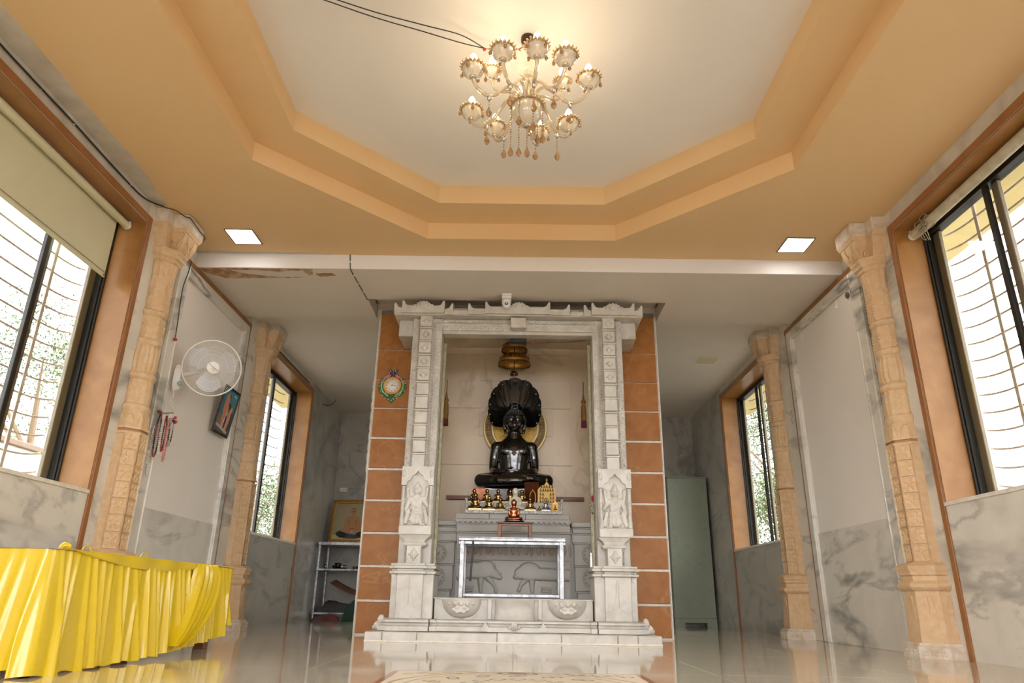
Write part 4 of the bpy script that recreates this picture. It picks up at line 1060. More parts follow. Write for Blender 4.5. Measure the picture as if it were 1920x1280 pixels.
BX(-.116, .122, 6.282, 6.30, .908, .928, c=.002).build('rail', WOOD, sl_)
dp = MB().lathe([(0, 0), (.07, 0), (.085, .008), (.09, .014), (.084, .014), (.068, .006), (0, .006)], (-.004, 6.36, .9436), 32)
tag(dp.build('steel_plate', STEEL), 'round steel plate on the wooden stool under the copper idol', 'plate')
r = small_idol('copper_idol', -.008, 6.36, .9588, .192, COPPER, 'shiny copper idol seated on the wooden stool in front of the altar', None, .86, False)
BX(-.055, .04, 6.325, 6.335, .952, .985, c=.003).build('front_band', COPPER, r)
# ================================================================== CHANDELIER
AMB = mat('amber_glass', S(232, 196, 140), .08, 0, trans=.55, coat=.5)
CLR = mat('clear_champagne_glass', S(244, 226, 196), .06, 0, trans=.6, coat=.5)
SHELL = mat('milky_shell_glass', S(240, 228, 204), .12, 0, trans=.25, coat=.6)
DROP = mat('smoky_amber_crystal', S(196, 152, 100), .05, 0, trans=.5, coat=.6)
CHR = mat('chrome_metal', S(210, 204, 196), .15, 1)
LAMPM = mat('lit_flame_bulb', S(255, 240, 214), .3, emit=(S(255, 232, 196), BULB))
AX, AY = .04, 3.24
ch = thing('chandelier', 'amber glass chandelier with twelve lit candle bulbs hanging from the ceiling', 'chandelier', (AX, AY, 2.70))
C = lambda *p: (AX + p[0], AY + p[1], p[2])
MB().lathe([(0, 3.389), (.040, 3.389), (.040, 3.36), (.028, 3.33), (.014, 3.318), (0, 3.318)], (AX, AY, 0), 20).build('canopy', mat('dark_bronze_canopy', S(74, 56, 44), .4, .8), ch)
MB().tube([C(0, 0, 3.33), C(0, 0, 3.24)], .008, 8).build('chain', CHR, ch)
def ribs(n, a): return lambda t, k: 1 + a * math.cos(n * t)
MB().lathe([(.012, 3.10), (.03, 3.105), (.05, 3.14), (.058, 3.17), (.045, 3.20), (.06, 3.225), (.07, 3.24)], (AX, AY, 0), 40, mod=ribs(16, .04)).build('stem_cup', SHELL, ch)
MB().lathe([(.012, 2.92), (.02, 2.95), (.028, 3.0), (.022, 3.05), (.016, 3.08), (.03, 3.09), (.032, 3.10), (.012, 3.105)], (AX, AY, 0), 20).build('stem_baluster', CLR, ch)
bw = MB().lathe([(.012, 2.775), (.04, 2.782), (.065, 2.805), (.08, 2.84), (.086, 2.88), (.083, 2.895)], (AX, AY, 0), 64, mod=ribs(20, .025)).build('centre_bowl', SHELL, ch)
MB().lathe([(.0, 2.765), (.018, 2.768), (.022, 2.778), (.012, 2.785)], (AX, AY, 0), 16).build('bowl_finial', CHR, bw)
def scallop(nm, r, z, n, par, c, s=1.0):
    mb = MB()
    for k in range(n):
        a = 2 * PI * k / n; mb.ball((c[0] + r * math.cos(a), c[1] + r * math.sin(a), z), (.011 * s, .011 * s, .006 * s), 7, 4)
        mb.ball((c[0] + (r + .010 * s) * math.cos(a), c[1] + (r + .010 * s) * math.sin(a), z + .006 * s), .006 * s, 6, 4)
    mb.tube([(c[0] + (r - .004) * math.cos(a), c[1] + (r - .004) * math.sin(a), z) for a in np.linspace(0, 2 * PI, 28, endpoint=False)], .006 * s, 6, closed=True)
    return mb.build(nm, AMB, par)
scallop('bowl_rim', .09, 2.90, 24, bw, (AX, AY), 1.1)
MB().lathe([(.02, 2.895), (.082, 2.90), (.07, 2.92), (.04, 2.935), (.02, 2.94)], (AX, AY, 0), 24).build('hub', CHR, ch)
def drop_me(s):
    return MB().lathe([(.0, 0), (.003, -.004), (.005, -.012), (.012, -.03), (.017, -.044), (.014, -.056), (.006, -.066), (0, -.068)], (0, 0, 0), 10, smooth=False).xf(Matrix.Scale(s, 4)).mesh('drop', DROP)
DM, DL = drop_me(.62), drop_me(1.0)
def chain_drop(par, x, y, z, L, big=True):
    n = max(2, int(L / .016)); mb = MB()
    for k in range(n): mb.ball((x, y, z - (k + .5) * L / n), (.0042, .0042, .006), 6, 4)
    o = mb.build('drop_chain', DROP, par); d = link('drop', DL if big else DM, (x, y, z - L), par); d.rotation_euler = (0, 0, random.uniform(0, 3)); return o
random.seed(11)
def arm(ang, R, zc, inner=False):
    t = math.radians(ang); dx, dy = math.sin(t), -math.cos(t)
    q = lambda r, z: C(r * dx, r * dy, z)
    if inner: P_ = [(.03, 2.93), (.06, 2.975), (.10, 2.985), (.15, 2.975), (.19, 2.99), (R, 3.03), (R, zc - .04)]
    else: P_ = [(.03, 2.93), (.055, 2.985), (.10, 3.005), (.155, 2.955), (.21, 2.885), (.27, 2.855), (.325, 2.875), (.352, 2.91), (R, zc - .038)]
    a = MB().tube(spline([q(*p) for p in P_], 6), .0105 if not inner else .009, 10).build('arm', CLR, ch)
    cx, cy, _ = q(R, 0); s = 1.0 if not inner else .8
    MB().lathe([(.012 * s, zc - .042 * s), (.03 * s, zc - .038 * s), (.05 * s, zc - .02 * s), (.058 * s, zc + .005 * s), (.056 * s, zc + .022 * s), (.053 * s, zc + .022 * s), (.05 * s, zc), (.03 * s, zc - .03 * s)], (cx, cy, 0), 48, mod=ribs(14, .035)).build('cup', SHELL, a)
    MB().lathe([(.0, zc - .052 * s), (.016 * s, zc - .048 * s), (.02 * s, zc - .04 * s), (.012 * s, zc - .036 * s)], (cx, cy, 0), 14).build('cup_collar', CHR, a)
    scallop('cup_rim', .06 * s, zc + .024 * s, 18, a, (cx, cy), .95 * s)
    MB().lathe([(.011, zc - .03), (.011, zc + .058), (.0, zc + .06)], (cx, cy, 0), 12).build('candle_sleeve', SHELL, a)
    MB().lathe([(.010, zc + .052), (.0175, zc + .064), (.0205, zc + .078), (.018, zc + .093), (.010, zc + .110), (0, zc + .12)], (cx, cy, 0), 14).build('bulb', LAMPM, a)
    for k in range(4):
        b = t + .6 + k * PI / 2; x, y = cx + .066 * s * math.cos(b), cy + .066 * s * math.sin(b)
        d = link('drop', DM, (x, y, zc + .016 * s), a); d.rotation_euler = (0, 0, random.uniform(0, 3))
    if not inner: x, y, z = q(.25, 2.85); MB().lathe([(.013, 0), (.015, -.01), (.008, -.022), (0, -.024)], (x, y, z), 10).build('arm_joint', CHR, a); chain_drop(a, x, y, z - .02, random.choice((.04, .055, .09)))
for g in (7, 33, 69, 135, 168, 212, 245, 304, 338): arm(g, .357, 2.972)
for g in (100, 191, 283): arm(g, .205, 3.09, True)
for g, L in ((20, .15), (70, .19), (140, .12), (210, .20), (265, .25), (330, .11)):
    t = math.radians(g); chain_drop(bw, AX + .09 * math.sin(t), AY - .09 * math.cos(t), 2.895, L)
chain_drop(bw, AX, AY, 2.765, .13)
# loose wires at the canopy and the twin flex across the tray
wm = mat('copper_wire', S(180, 120, 70), .4, .6)
mb = MB()
for k in range(7):
    a = k * .9; mb.tube(spline([C(.03 * math.cos(a), .03 * math.sin(a), 3.335), C(.05 * math.cos(a + .4), .05 * math.sin(a + .4), 3.30), C(.04 * math.cos(a + 1), .04 * math.sin(a + 1), 3.27), C(.012, .0, 3.25)], 5), .0025, 5)
mb.build('loose_wires', wm, ch)
cab = thing('ceiling_flex', 'twin black flex sagging across the white tray to the chandelier', 'cable', (-.6, 3.0, 3.25))
p = [(-1.50, 2.80, 3.388), (-1.13, 2.89, 3.33), (-.81, 3.0, 3.295), (-.55, 3.09, 3.285), (-.35, 3.17, 3.285), (-.21, 3.225, 3.295)]
MB().tube(spline(p, 6), .0035, 6).build('flex', DARK, cab); MB().tube(spline([(x + .01, y - .012 - .01 * i % 2, z + .004) for i, (x, y, z) in enumerate(p[:-1])] + [p[-1]], 6), .0035, 6).build('flex', DARK, cab)
MB().tube(spline([(-.21, 3.225, 3.295), (-.12, 3.235, 3.288), (-.03, 3.24, 3.30), (.02, 3.24, 3.33)], 5), .003, 6).build('bare_wire', wm, cab)
MB().ball((-.21, 3.225, 3.288), (.012, .008, .012), 7, 5).build('tape', mat('red_tape', S(170, 40, 44), .5), cab)
# ================================================================== FITTINGS AND FURNITURE
# recessed square lights
LEDM = mat('lit_led_diffuser', S(255, 255, 255), .4, emit=((1, .98, .95, 1), PANEL))
for x, y, z, lit, lb in ((-2.27, 5.14, ZC, 1, 'lit square ceiling light at left, near the peeled beam end'), (2.29, 5.17, ZC, 1, 'lit square ceiling light at right, near the right column'), (2.31, 8.07, ZR, 0, 'unlit square ceiling light over the right back passage')):
    t = thing('ceiling_light', lb, 'light', (x, y, z - .006), 'square ceiling lights')
    mb = MB(); w, d = .112, .122
    for a in (-1, 1): mb.box(x + a * w - .006, x + a * w + .006, y - d - .006, y + d + .006, z - .007, z - .0006, c=.002); mb.box(x - w, x + w, y + a * d - .006, y + a * d + .006, z - .007, z - .0006, c=.002)
    mb.build('frame', WPLAST if not lit else GREYF, t)
    BX(x - w + .004, x + w - .004, y - d + .004, y + d - .004, z - .005, z - .0006).build('diffuser', LEDM if lit else mat('unlit_diffuser', S(206, 200, 160), .4), t)
# roller blinds
BLD = mat('beige_blind_fabric', S(206, 202, 170), .7, var=(S(196, 192, 160), 3, 1.3))
rb = thing('roller_blind', 'beige roller blind pulled part way down over the left window', 'blind', (-2.95, 2.9, 2.42))
MB().tube([(-2.905, 1.36, 2.868), (-2.905, 4.57, 2.868)], .028, 16).build('roll', BLD, rb)
BX(-2.945, -2.942, 1.38, 4.52, 2.43, 2.868).build('fabric', BLD, rb); BX(-2.95, -2.936, 1.38, 4.52, 2.412, 2.436, c=.003).build('hem_bar', BLD, rb)
MB().tube([(-2.905, 4.57, 2.868), (-2.905, 4.595, 2.868)], .03, 16).box(-2.925, -2.885, 4.588, 4.6, 2.85, 2.905).build('bracket', WPLAST, rb)
MB().tube([(-2.934, 1.38, 2.446), (-2.934, 4.52, 2.446)], .002, 5).build('stitch_line', mat('dark_thread', S(120, 104, 84), .8), rb)
MB().tube([(-2.934, 4.50, 2.424), (-2.928, 4.50, 2.424)], .008, 10).build('hem_cap', GREYF, rb)
rb = thing('roller_blind', 'rolled up cream blind with tangled cord over the right window', 'blind', (2.90, 2.9, 2.83))
MB().tube([(2.905, 1.36, 2.862), (2.905, 4.57, 2.862)], .036, 16).build('roll', mat('dusty_cream_roll', S(196, 188, 164), .7, var=(S(160, 150, 124), 12, 2)), rb)
MB().tube([(2.905, 4.57, 2.862), (2.905, 4.60, 2.862)], .032, 16).box(2.885, 2.925, 4.588, 4.602, 2.85, 2.905).build('bracket', WPLAST, rb)
random.seed(5); m = MB()
for k in range(16):
    c = (2.898, 4.40 + random.uniform(-.03, .03), 2.855); P_ = [Vector(c) + Vector((random.uniform(-.05, .03), random.uniform(-.06, .06), random.uniform(-.05, .045))) for _ in range(4)]
    m.tube(spline(P_, 4), .004, 5)
for k in range(4):
    y = 4.36 + .025 * k; m.tube(spline([(2.87, 4.40, 2.82), (2.862, y, 2.78), (2.866, y + random.uniform(-.03, .03), 2.70 + .01 * k)], 4), .003, 5)
m.build('tangled_cord', mat('old_rope', S(150, 136, 108), .9), rb)

# wall fan
wf_ = thing('wall_fan', 'white wall mounted fan with round wire grille on the left panel', 'fan', (-2.74, 5.40, 1.95))
MB().loft([[(-2.744 + (.05 if k else 0), 5.40 + (.042 - .012 * k) * math.cos(a), 1.945 + (.11 - .015 * k) * (abs(math.sin(a)) ** .8) * (1 if math.sin(a) > 0 else -1)) for a in np.linspace(0, 2 * PI, 24, endpoint=False)] for k in (0, 1)]).build('wall_bracket', WPLAST, wf_)
MB().ball((-2.685, 5.36, 1.885), (.02, .02, .02), 10, 6).build('knob', mat('blue_grey_knob', S(150, 168, 176), .4), wf_)
FC = Vector((-2.45, 5.37, 2.02)); fd = Vector((.52, -.83, -.22)).normalized()
u = Vector((0, 0, 1)).cross(fd).normalized(); w = fd.cross(u)
FM = Matrix((u, w, fd)).transposed().to_4x4(); FM.translation = FC
MB().tube(spline([(-2.70, 5.40, 1.97), (-2.62, 5.42, 1.99), FC - fd * .12], 5), .018, 10).build('arm', WPLAST, wf_)
MB().lathe([(0, -.14), (.04, -.135), (.055, -.11), (.055, -.05), (.03, -.04), (0, -.04)], (0, 0, 0), 24).xf(FM).build('motor', WPLAST, wf_)
R_ = .222
WIRE = mat('white_wire', S(224, 222, 216), .4)
MB().tube([(R_ * math.cos(a), R_ * math.sin(a), 0) for a in np.linspace(0, 2 * PI, 64, endpoint=False)], .006, 8, closed=True).xf(FM).build('grille_rim', WIRE, wf_)
m = MB()
for side in (1, -1):
    for k in range(96):
        a = 2 * PI * k / 96; s_ = .16 * side
        m.tube([((.05 + (R_ - .05) * t) * math.cos(a + s_ * t * .6), (.05 + (R_ - .05) * t) * math.sin(a + s_ * t * .6), side * .045 * math.sqrt(max(0, 1 - t ** 3))) for t in (0, .35, .7, .9, 1)], .0011, 4)
    for q in (.35, .68): m.tube([((.05 + (R_ - .05) * q) * math.cos(a), (.05 + (R_ - .05) * q) * math.sin(a), side * .045 * math.sqrt(1 - q ** 3)) for a in np.linspace(0, 2 * PI, 48, endpoint=False)], .0012, 4, closed=True)
m.xf(FM).build('wire_grille', WIRE, wf_)['kind'] = 'stuff'
FB = mat('translucent_fan_blade', S(214, 214, 216), .25, trans=.3)
bm_ = None
for k in range(3):
    def bl_(uu, vv, k=k):
        a = 2 * PI * k / 3 + .5 + (uu - .5) * 1.5 * (1 - .15 * vv); r = .045 + .15 * vv * (1 - .25 * (2 * uu - 1) ** 2)
        return (r * math.cos(a), r * math.sin(a), .018 * (uu - .5) * 2)
    m = MB().grid(bl_, 12, 8).grid(lambda uu, vv, f=bl_: (f(uu, vv)[0], f(uu, vv)[1], f(uu, vv)[2] - .003), 12, 8); m.xf(FM).build('blade', FB, wf_)
hubo = MB().lathe([(0, .056), (.044, .056), (.05, .052), (.05, .04), (0, .04)], (0, 0, 0), 32).xf(FM).build('hub_cap', WPLAST, wf_)
TXT = mat('dark_lettering', S(50, 50, 56), .5)
TM = FM @ Matrix.Translation((0, .002, .0565)) @ Matrix.Rotation(math.radians(-32), 4, 'Z')
text_mesh('Crompton', .0205, TXT, 'lettering', TM @ Matrix.Translation((0, .003, 0)), hubo); text_mesh('Greaves', .0105, TXT, 'lettering', TM @ Matrix.Translation((.012, -.013, 0)), hubo)
MB().tube(spline([(-2.742, 5.40, 1.84), (-2.74, 5.41, 1.78), (-2.735, 5.36, 1.73), (-2.735, 5.44, 1.70), (-2.735, 5.50, 1.72), (-2.735, 5.40, 1.75), (-2.735, 5.46, 1.68), (-2.735, 5.42, 1.66)], 5), .003, 6).box(-2.742, -2.728, 5.40, 5.42, 1.60, 1.66, c=.004).build('power_cord', WPLAST, wf_)
# switch with hanging cable
sw = thing('bulb_holder', 'black hanging cable with a red and black connector on the left wall panel', 'cable', (-2.73, 5.24, 2.20))
MB().tube(spline([(-2.60, 5.02, 2.80), (-2.66, 5.12, 2.74), (-2.72, 5.20, 2.66), (-2.728, 5.22, 2.5), (-2.728, 5.235, 2.36), (-2.728, 5.245, 2.23)], 6), .004, 6).build('cable', DARK, sw)
MB().ball((-2.728, 5.24, 2.215), (.012, .014, .014), 8, 6).ball((-2.728, 5.262, 2.22), (.010, .010, .012), 8, 6).build('connector', mat('red_plastic', S(150, 40, 40), .5), sw)

def drawn(x, z, items, base):
    C = np.zeros(x.shape + (3,)); C[:] = base
    for kind, col, *a in items:
        if kind == 'e': d = ((x - a[0]) / a[2]) ** 2 + ((z - a[1]) / a[3]) ** 2 < 1
        elif kind == 'c':
            x0, z0, x1, z1, r = a; dx, dz = x1 - x0, z1 - z0; t = np.clip(((x - x0) * dx + (z - z0) * dz) / (dx * dx + dz * dz + 1e-9), 0, 1)
            d = (x - x0 - t * dx) ** 2 + (z - z0 - t * dz) ** 2 < r * r
        elif kind == 'g': C += np.array(col) * np.clip(1 - ((x - a[0]) / a[2]) ** 2 - ((z - a[1]) / a[3]) ** 2, 0, 1)[..., None]; continue
        else: d = (x > a[0]) & (x < a[1]) & (z > a[2]) & (z < a[3])
        C[d] = lin(col)
    return np.clip(C, 0, 1)
# framed picture on the left panel, tipped forward
pf = thing('framed_picture', 'black framed teal picture of two robed people hanging below the fan', 'picture', (-2.735, 6.345, 1.69))
def pic(u_, v_):
    x, z = u_, v_
    sk, sk2 = (206, 132, 100), (214, 150, 120)
    it = [('r', (90, 80, 70), 0, 1, 0, .3), ('e', (120, 110, 92), .3, .28, .35, .12), ('c', (30, 40, 50), .62, .25, .60, .55, .16),
          ('c', sk, .38, .78, .36, .55, .13), ('e', sk, .42, .84, .09, .07), ('c', (60, 40, 40), .44, .88, .5, .84, .03), ('c', sk, .36, .55, .42, .18, .09), ('c', sk2, .5, .62, .6, .45, .05),
          ('c', sk2, .78, .52, .76, .34, .11), ('e', sk2, .8, .60, .07, .055), ('c', sk2, .76, .34, .72, .12, .08), ('c', (240, 240, 240), .52, .5, .5, .1, .02), ('c', (70, 56, 60), .9, .5, .92, .1, .05),
          ('c', (190, 180, 170), .1, .15, .9, .06, .03), ('c', (230, 236, 232), .76, .93, .9, .91, .015)]
    b = np.stack([.03 + .03 * z, .10 + .16 * z, .13 + .19 * z], -1)
    return drawn(x, z, it, b)
mb = printed(-.155, .155, .02, .42, 110, 150, pic)
PMt = Matrix.Translation((-2.728, 6.345, 1.69)) @ Matrix.Rotation(math.radians(-7), 4, 'Y') @ Matrix.Rotation(PI / 2, 4, 'Z')
PMt = Matrix.Translation((-2.734, 6.345, 1.69)) @ Matrix.Rotation(math.radians(9), 4, 'Y') @ Matrix.Rotation(PI / 2, 4, 'Z')
mb.xf(PMt @ Matrix.Translation((0, -.008, 0))); mb.build('picture', paint_mat('printed_picture', .3, coat=.5), pf)
m = MB()
for a, b, c_, d in ((-.17, .17, 0, .02), (-.17, .17, .42, .44), (-.17, -.155, .02, .42), (.155, .17, .02, .42)): m.box(a, b, -.018, 0, c_, d, c=.003)
m.xf(PMt); m.build('frame', mat('black_frame', S(30, 24, 22), .35), pf)
# strings of beads
bd = lambda pts, r, n_, cols, nm, lab: None
def beads(nm, lab, y, z0, z1, w_, x, cols, r=.006, step=.011):
    t = thing(nm, lab, 'beads', (x, y, z1), 'bead strings on the left wall')
    pts = spline([(x, y - .004, z0), (x + .003, y - w_, z0 - .3 * (z0 - z1)), (x + .004, y - w_ * .9, z1 + .06), (x + .004, y, z1), (x + .004, y + w_ * .9, z1 + .06), (x + .003, y + w_, z0 - .3 * (z0 - z1)), (x, y + .004, z0)], 30)
    acc = 0; out = [[] for _ in cols]; k = 0; last = pts[0]
    for p_ in pts:
        if (p_ - last).length >= step: out[(k // (7 if len(cols) > 1 else 1)) % len(cols)].append(p_); k += 1; last = p_
    for c_, ps in zip(cols, out):
        if not ps: continue
        m = MB()
        for p_ in ps: m.ball(p_, r, 6, 4)
        m.build('bead_row', c_, t)['kind'] = 'stuff'
    return t
BR, BK, BW, BP, BGr = mat('red_bead', S(150, 40, 48), .35), mat('black_bead', S(28, 24, 24), .3), mat('white_bead', S(232, 226, 214), .3), mat('pink_bead', S(196, 128, 120), .35), mat('silver_bead', S(180, 180, 176), .25, .8)
BY = 5.235; X0 = -2.722
beads('bead_string', 'long white bead string hanging lowest on the left wall', BY - .055, 1.50, 1.13, .02, X0, [BW, BGr], .0055)
beads('bead_string', 'red and black bead string at left of the bundle', BY - .03, 1.60, 1.27, .03, X0 + .016, [BK, BR], .0075)
beads('bead_string', 'thin white bead string in middle of the bundle', BY, 1.60, 1.30, .024, X0 + .032, [BW], .005)
beads('bead_string', 'dark red bead string in the middle of the bundle', BY + .004, 1.59, 1.31, .016, X0 + .048, [BR, BK], .007)
beads('bead_string', 'pink bead string at right of the bundle', BY + .018, 1.58, 1.24, .016, X0 + .066, [BP], .0075)
beads('bead_string', 'grey and black bead string, rightmost of the bundle', BY + .034, 1.585, 1.36, .022, X0 + .082, [BGr, BK], .0065)
hk = thing('wall_hook', 'small red wall hook with bright pompoms holding the bead strings', 'hook', (-2.70, BY, 1.60))
MB().tube([(-2.744, BY, 1.607), (-2.625, BY, 1.612)], .004, 6).build('peg', GREYF, hk); BX(-2.744, -2.72, BY - .025, BY + .015, 1.612, 1.63, c=.004).build('red_tag', BR, hk)
for dy, dz, c_ in ((.02, -.02, mat('magenta_pompom', S(170, 40, 90), .8)), (.028, -.055, BR), (.045, -.045, mat('yellow_pompom', S(190, 150, 60), .8)), (.005, -.05, BK)): MB().ball((-2.615, BY + dy, 1.60 + dz), (.012, .013, .013), 8, 6).build('pompom', c_, hk)

# peacock clock
ck = thing('peacock_clock', 'painted peacock wall clock with white dial on the left tiled pier', 'clock', (-1.205, 6.55, 2.06))
cx, cz, cy = -1.208, 2.243, 6.563
PK = lambda nm, c, r=.35: mat(nm, S(*c), r)
def flat(nm, pts, y0, y1, m, par=ck): return MB().prism(pts, 'y', y0, y1).build(nm, m, par)
out = []
for d, r in ((0, .09), (30, .118), (60, .135), (90, .142), (120, .135), (150, .125), (180, .17), (210, .125), (240, .135), (270, .142), (300, .135), (330, .118)):
    t = math.radians(d); out.append((cx + r * math.sin(t), cz - .01 + r * math.cos(t)))
tl = flat('tail_body', out, cy - .006, cy, PK('deep_green_enamel', (46, 84, 46)))
random.seed(9)
for k in range(54):
    a = math.radians(random.uniform(60, 300)); r = random.uniform(.098, .132) * (1.08 if 165 < math.degrees(a) < 195 else 1)
    MB().ball((cx + r * math.sin(a), cy - .008, cz - .012 + r * math.cos(a)), (.0062, .003, .0062), 6, 4).build('tail_eye', PK(*random.choice((('cream_dot', (236, 226, 190)), ('gold_dot', (206, 166, 70)), ('green_dot', (90, 150, 80))))), tl)
for e in (-1, 1):
    for rr, c_ in ((.098, ('bright_green_line', (70, 150, 80))), (.106, ('pale_green_line', (180, 220, 190)))):
        MB().tube([(cx + e * rr * math.sin(t), cy - .008, cz + rr * math.cos(t)) for t in np.linspace(.6, 2.8, 16)], .004, 6).build('tail_line', PK(*c_), tl)
    for dx, dz in ((.098, .035), (.05, -.075)): MB().ball((cx + e * dx, cy - .008, cz + dz), (.02, .005, .009), 8, 5).build('pink_patch', PK('pink_enamel', (214, 120, 140)), tl)
MB().tube([(cx + .078 * math.sin(t), cy - .01, cz + .078 * math.cos(t)) for t in np.linspace(0, 2 * PI, 40, endpoint=False)], .011, 8, closed=True).build('rim', PK('gold_enamel', (214, 158, 70)), ck)
dl = MB().lathe([(0, 0), (.07, 0), (.07, -.006), (0, -.006)], (0, 0, 0), 40).xf(Matrix.Translation((cx, cy - .008, cz)) @ Matrix.Rotation(-PI / 2, 4, 'X')).build('dial', PK('white_dial', (232, 228, 218)), ck)
FT = Matrix.Rotation(PI / 2, 4, 'X')
for h in range(1, 13):
    t = 2 * PI * h / 12; text_mesh(str(h), .021, TXT, 'numeral', Matrix.Translation((cx + .056 * math.sin(t), cy - .0148, cz + .056 * math.cos(t))) @ FT, dl)
def hand(nm, deg, L, w_):
    t = math.radians(deg); dx, dz = math.sin(t), math.cos(t)
    MB().prism([(cx - dz * w_ - dx * .008, cz + dx * w_ - dz * .008), (cx + dx * L, cz + dz * L), (cx + dz * w_ - dx * .008, cz - dx * w_ - dz * .008)], 'y', cy - .018, cy - .016).build(nm, TXT, ck)
hand('hour_hand', 98, .034, .004); hand('minute_hand', 93, .05, .0025); hand('second_hand', 27, .05, .0015)
for e in (-1, 1):
    NV = PK('navy_enamel', (34, 36, 66)); bx_ = cx + e * .03; z_ = cz + .105
    b_ = flat('peacock', [(cx + e * p0, cz + p1) for p0, p1 in ((.008, .085), (.045, .075), (.09, .068), (.062, .10), (.040, .118), (.034, .135), (.024, .142), (.010, .135), (.004, .11))], cy - .012, cy, NV)
    MB().ball((cx + e * .024, cy - .012, cz + .140), (.017, .006, .016), 10, 6).build('head', NV, b_)
    MB().ball((cx + e * .026, cy - .019, cz + .144), (.006, .002, .006), 8, 5).build('eye', PK('white_enamel', (236, 234, 228)), b_)
    flat('beak', [(cx + e * .033, cz + .138), (cx + e * .039, cz + .12), (cx + e * .03, cz + .13)], cy - .016, cy - .006, PK('white_enamel', (236, 234, 228)), b_)
    flat('wing', [(cx + e * p0, cz + p1) for p0, p1 in ((.022, .108), (.036, .112), (.056, .098), (.088, .072), (.060, .074), (.03, .086))], cy - .017, cy - .01, PK('pink_enamel', (214, 120, 140)), b_)
    for a in (0, .5, 1.0): MB().ball((cx + e * (.034 + .012 * a), cy - .008, cz + .158 + .010 * (1 - a)), (.006, .003, .008), 7, 5).build('crest', PK('blue_enamel', (70, 120, 160)), b_)

# surveillance camera under the beam
cc = thing('security_camera', 'white dome security camera under the beam above the shrine', 'camera', (-.102, 5.97, 2.82))
BX(-.148, -.056, 5.925, 6.015, 2.935, 2.9592, c=.004).build('mount', WPLAST, cc); BX(-.144, -.06, 5.93, 6.01, 2.91, 2.934, c=.004).build('mount', WPLAST, cc)
MB().lathe([(0, 2.91), (.042, 2.908), (.044, 2.89), (.040, 2.86), (.028, 2.835), (.012, 2.826), (0, 2.825)], (-.102, 5.97, 0), 24).build('dome', WPLAST, cc)
MB().ball((-.102, 5.936, 2.862), (.017, .012, .017), 14, 8).build('lens', mat('blue_black_lens', S(40, 50, 90), .1, coat=1), cc); MB().ball((-.102, 5.925, 2.862), (.007, .004, .007), 10, 6).build('iris', WPLAST, cc)

# surface cables
def cable(lab, pts, r=.0045, clips=(), n=6):
    t = thing('cable', lab, 'cable', pts[-1]); MB().tube(spline(pts, n), r, 6).build('wire', DARK, t)
    for c_ in clips: MB().ball(c_, (.009, .012, .009), 7, 5).build('clip', WPLAST, t)
cable('black cable clipped along the top of the left wall', [(-2.765, 1.5, 3.045), (-2.765, 2.6, 3.05), (-2.765, 3.0, 3.035), (-2.765, 3.6, 3.04), (-2.765, 4.2, 3.035), (-2.765, 4.5, 3.05), (-2.70, 4.66, 3.075)], .006, [(-2.768, y, 3.04) for y in (2.4, 3.3, 3.62, 4.3)])
cable('dark cable looping over the left column capital', [(-2.70, 4.67, 3.075), (-2.62, 4.685, 3.06), (-2.58, 4.76, 3.05), (-2.55, 4.79, 3.05), (-2.548, 4.95, 3.035), (-2.548, 5.06, 3.03), (-2.56, 5.065, 2.99)], .004)
cable('thin brown cable crossing the beam soffit toward the shrine notch', [(-1.455, YBM - .016, 3.09), (-1.445, YBM - .016, 2.99), (-1.44, YBM - .01, 2.953), (-1.442, 5.55, 2.955), (-1.43, 5.9, 2.955), (-1.425, 6.11, 2.955)], .004, [(-1.444, YBM - .014, 3.02), (-1.441, 5.58, 2.955), (-1.436, 5.75, 2.955), (-1.43, 5.93, 2.955)], 4)
cable('black cable stub poking from the left rear wall near the ceiling', [(-2.778, 9.75, 2.90), (-2.70, 9.74, 2.87), (-2.62, 9.73, 2.90), (-2.58, 9.72, 2.96)], .006)
cable('dark cable along the top of the left back window', [(-2.765, 7.5, 2.985), (-2.765, 8.2, 2.98), (-2.765, 9.0, 2.985)], .006)
# hooks left on the right panel
for y in (5.62, 6.40):
    t = thing('panel_clip', 'small metal clip at top of the right wall panel, %s' % ('nearer one' if y < 6 else 'farther one'), 'clip', (2.77, y, 2.74), 'clips on the right panel')
    BX(2.764, 2.7735, y - .012, y + .012, 2.72, 2.79, c=.002).build('plate', WPLAST, t); BX(2.755, 2.764, y - .006, y + .006, 2.72, 2.735, c=.002).build('hook', WPLAST, t)
t = thing('conduit_hole', 'round cable gland at the near upper corner of the right panel', 'gland', (2.77, 5.40, 2.74))
MB().tube([(2.762, 5.40 + .022 * math.cos(a), 2.745 + .022 * math.sin(a)) for a in np.linspace(0, 2 * PI, 16, endpoint=False)], .006, 6, closed=True).build('ring', GREYF, t); MB().ball((2.77, 5.40, 2.745), (.006, .018, .018), 8, 6).build('hole', DARK, t)

# power socket plate
t = thing('socket_plate', 'white power socket plate on the back wall above the portrait', 'socket', (-2.63, 10.89, 1.82))
BX(-2.69, -2.57, 10.885, 10.8992, 1.82, 1.88, c=.004).build('plate', WPLAST, t)
for dx in (-.03, 0, .03): MB().ball((-2.63 + dx, 10.884, 1.85), (.005, .003, .005), 6, 4).build('hole', DARK, t)
BX(-2.585, -2.575, 10.882, 10.886, 1.84, 1.86, c=.001).build('rocker', DARK, t)

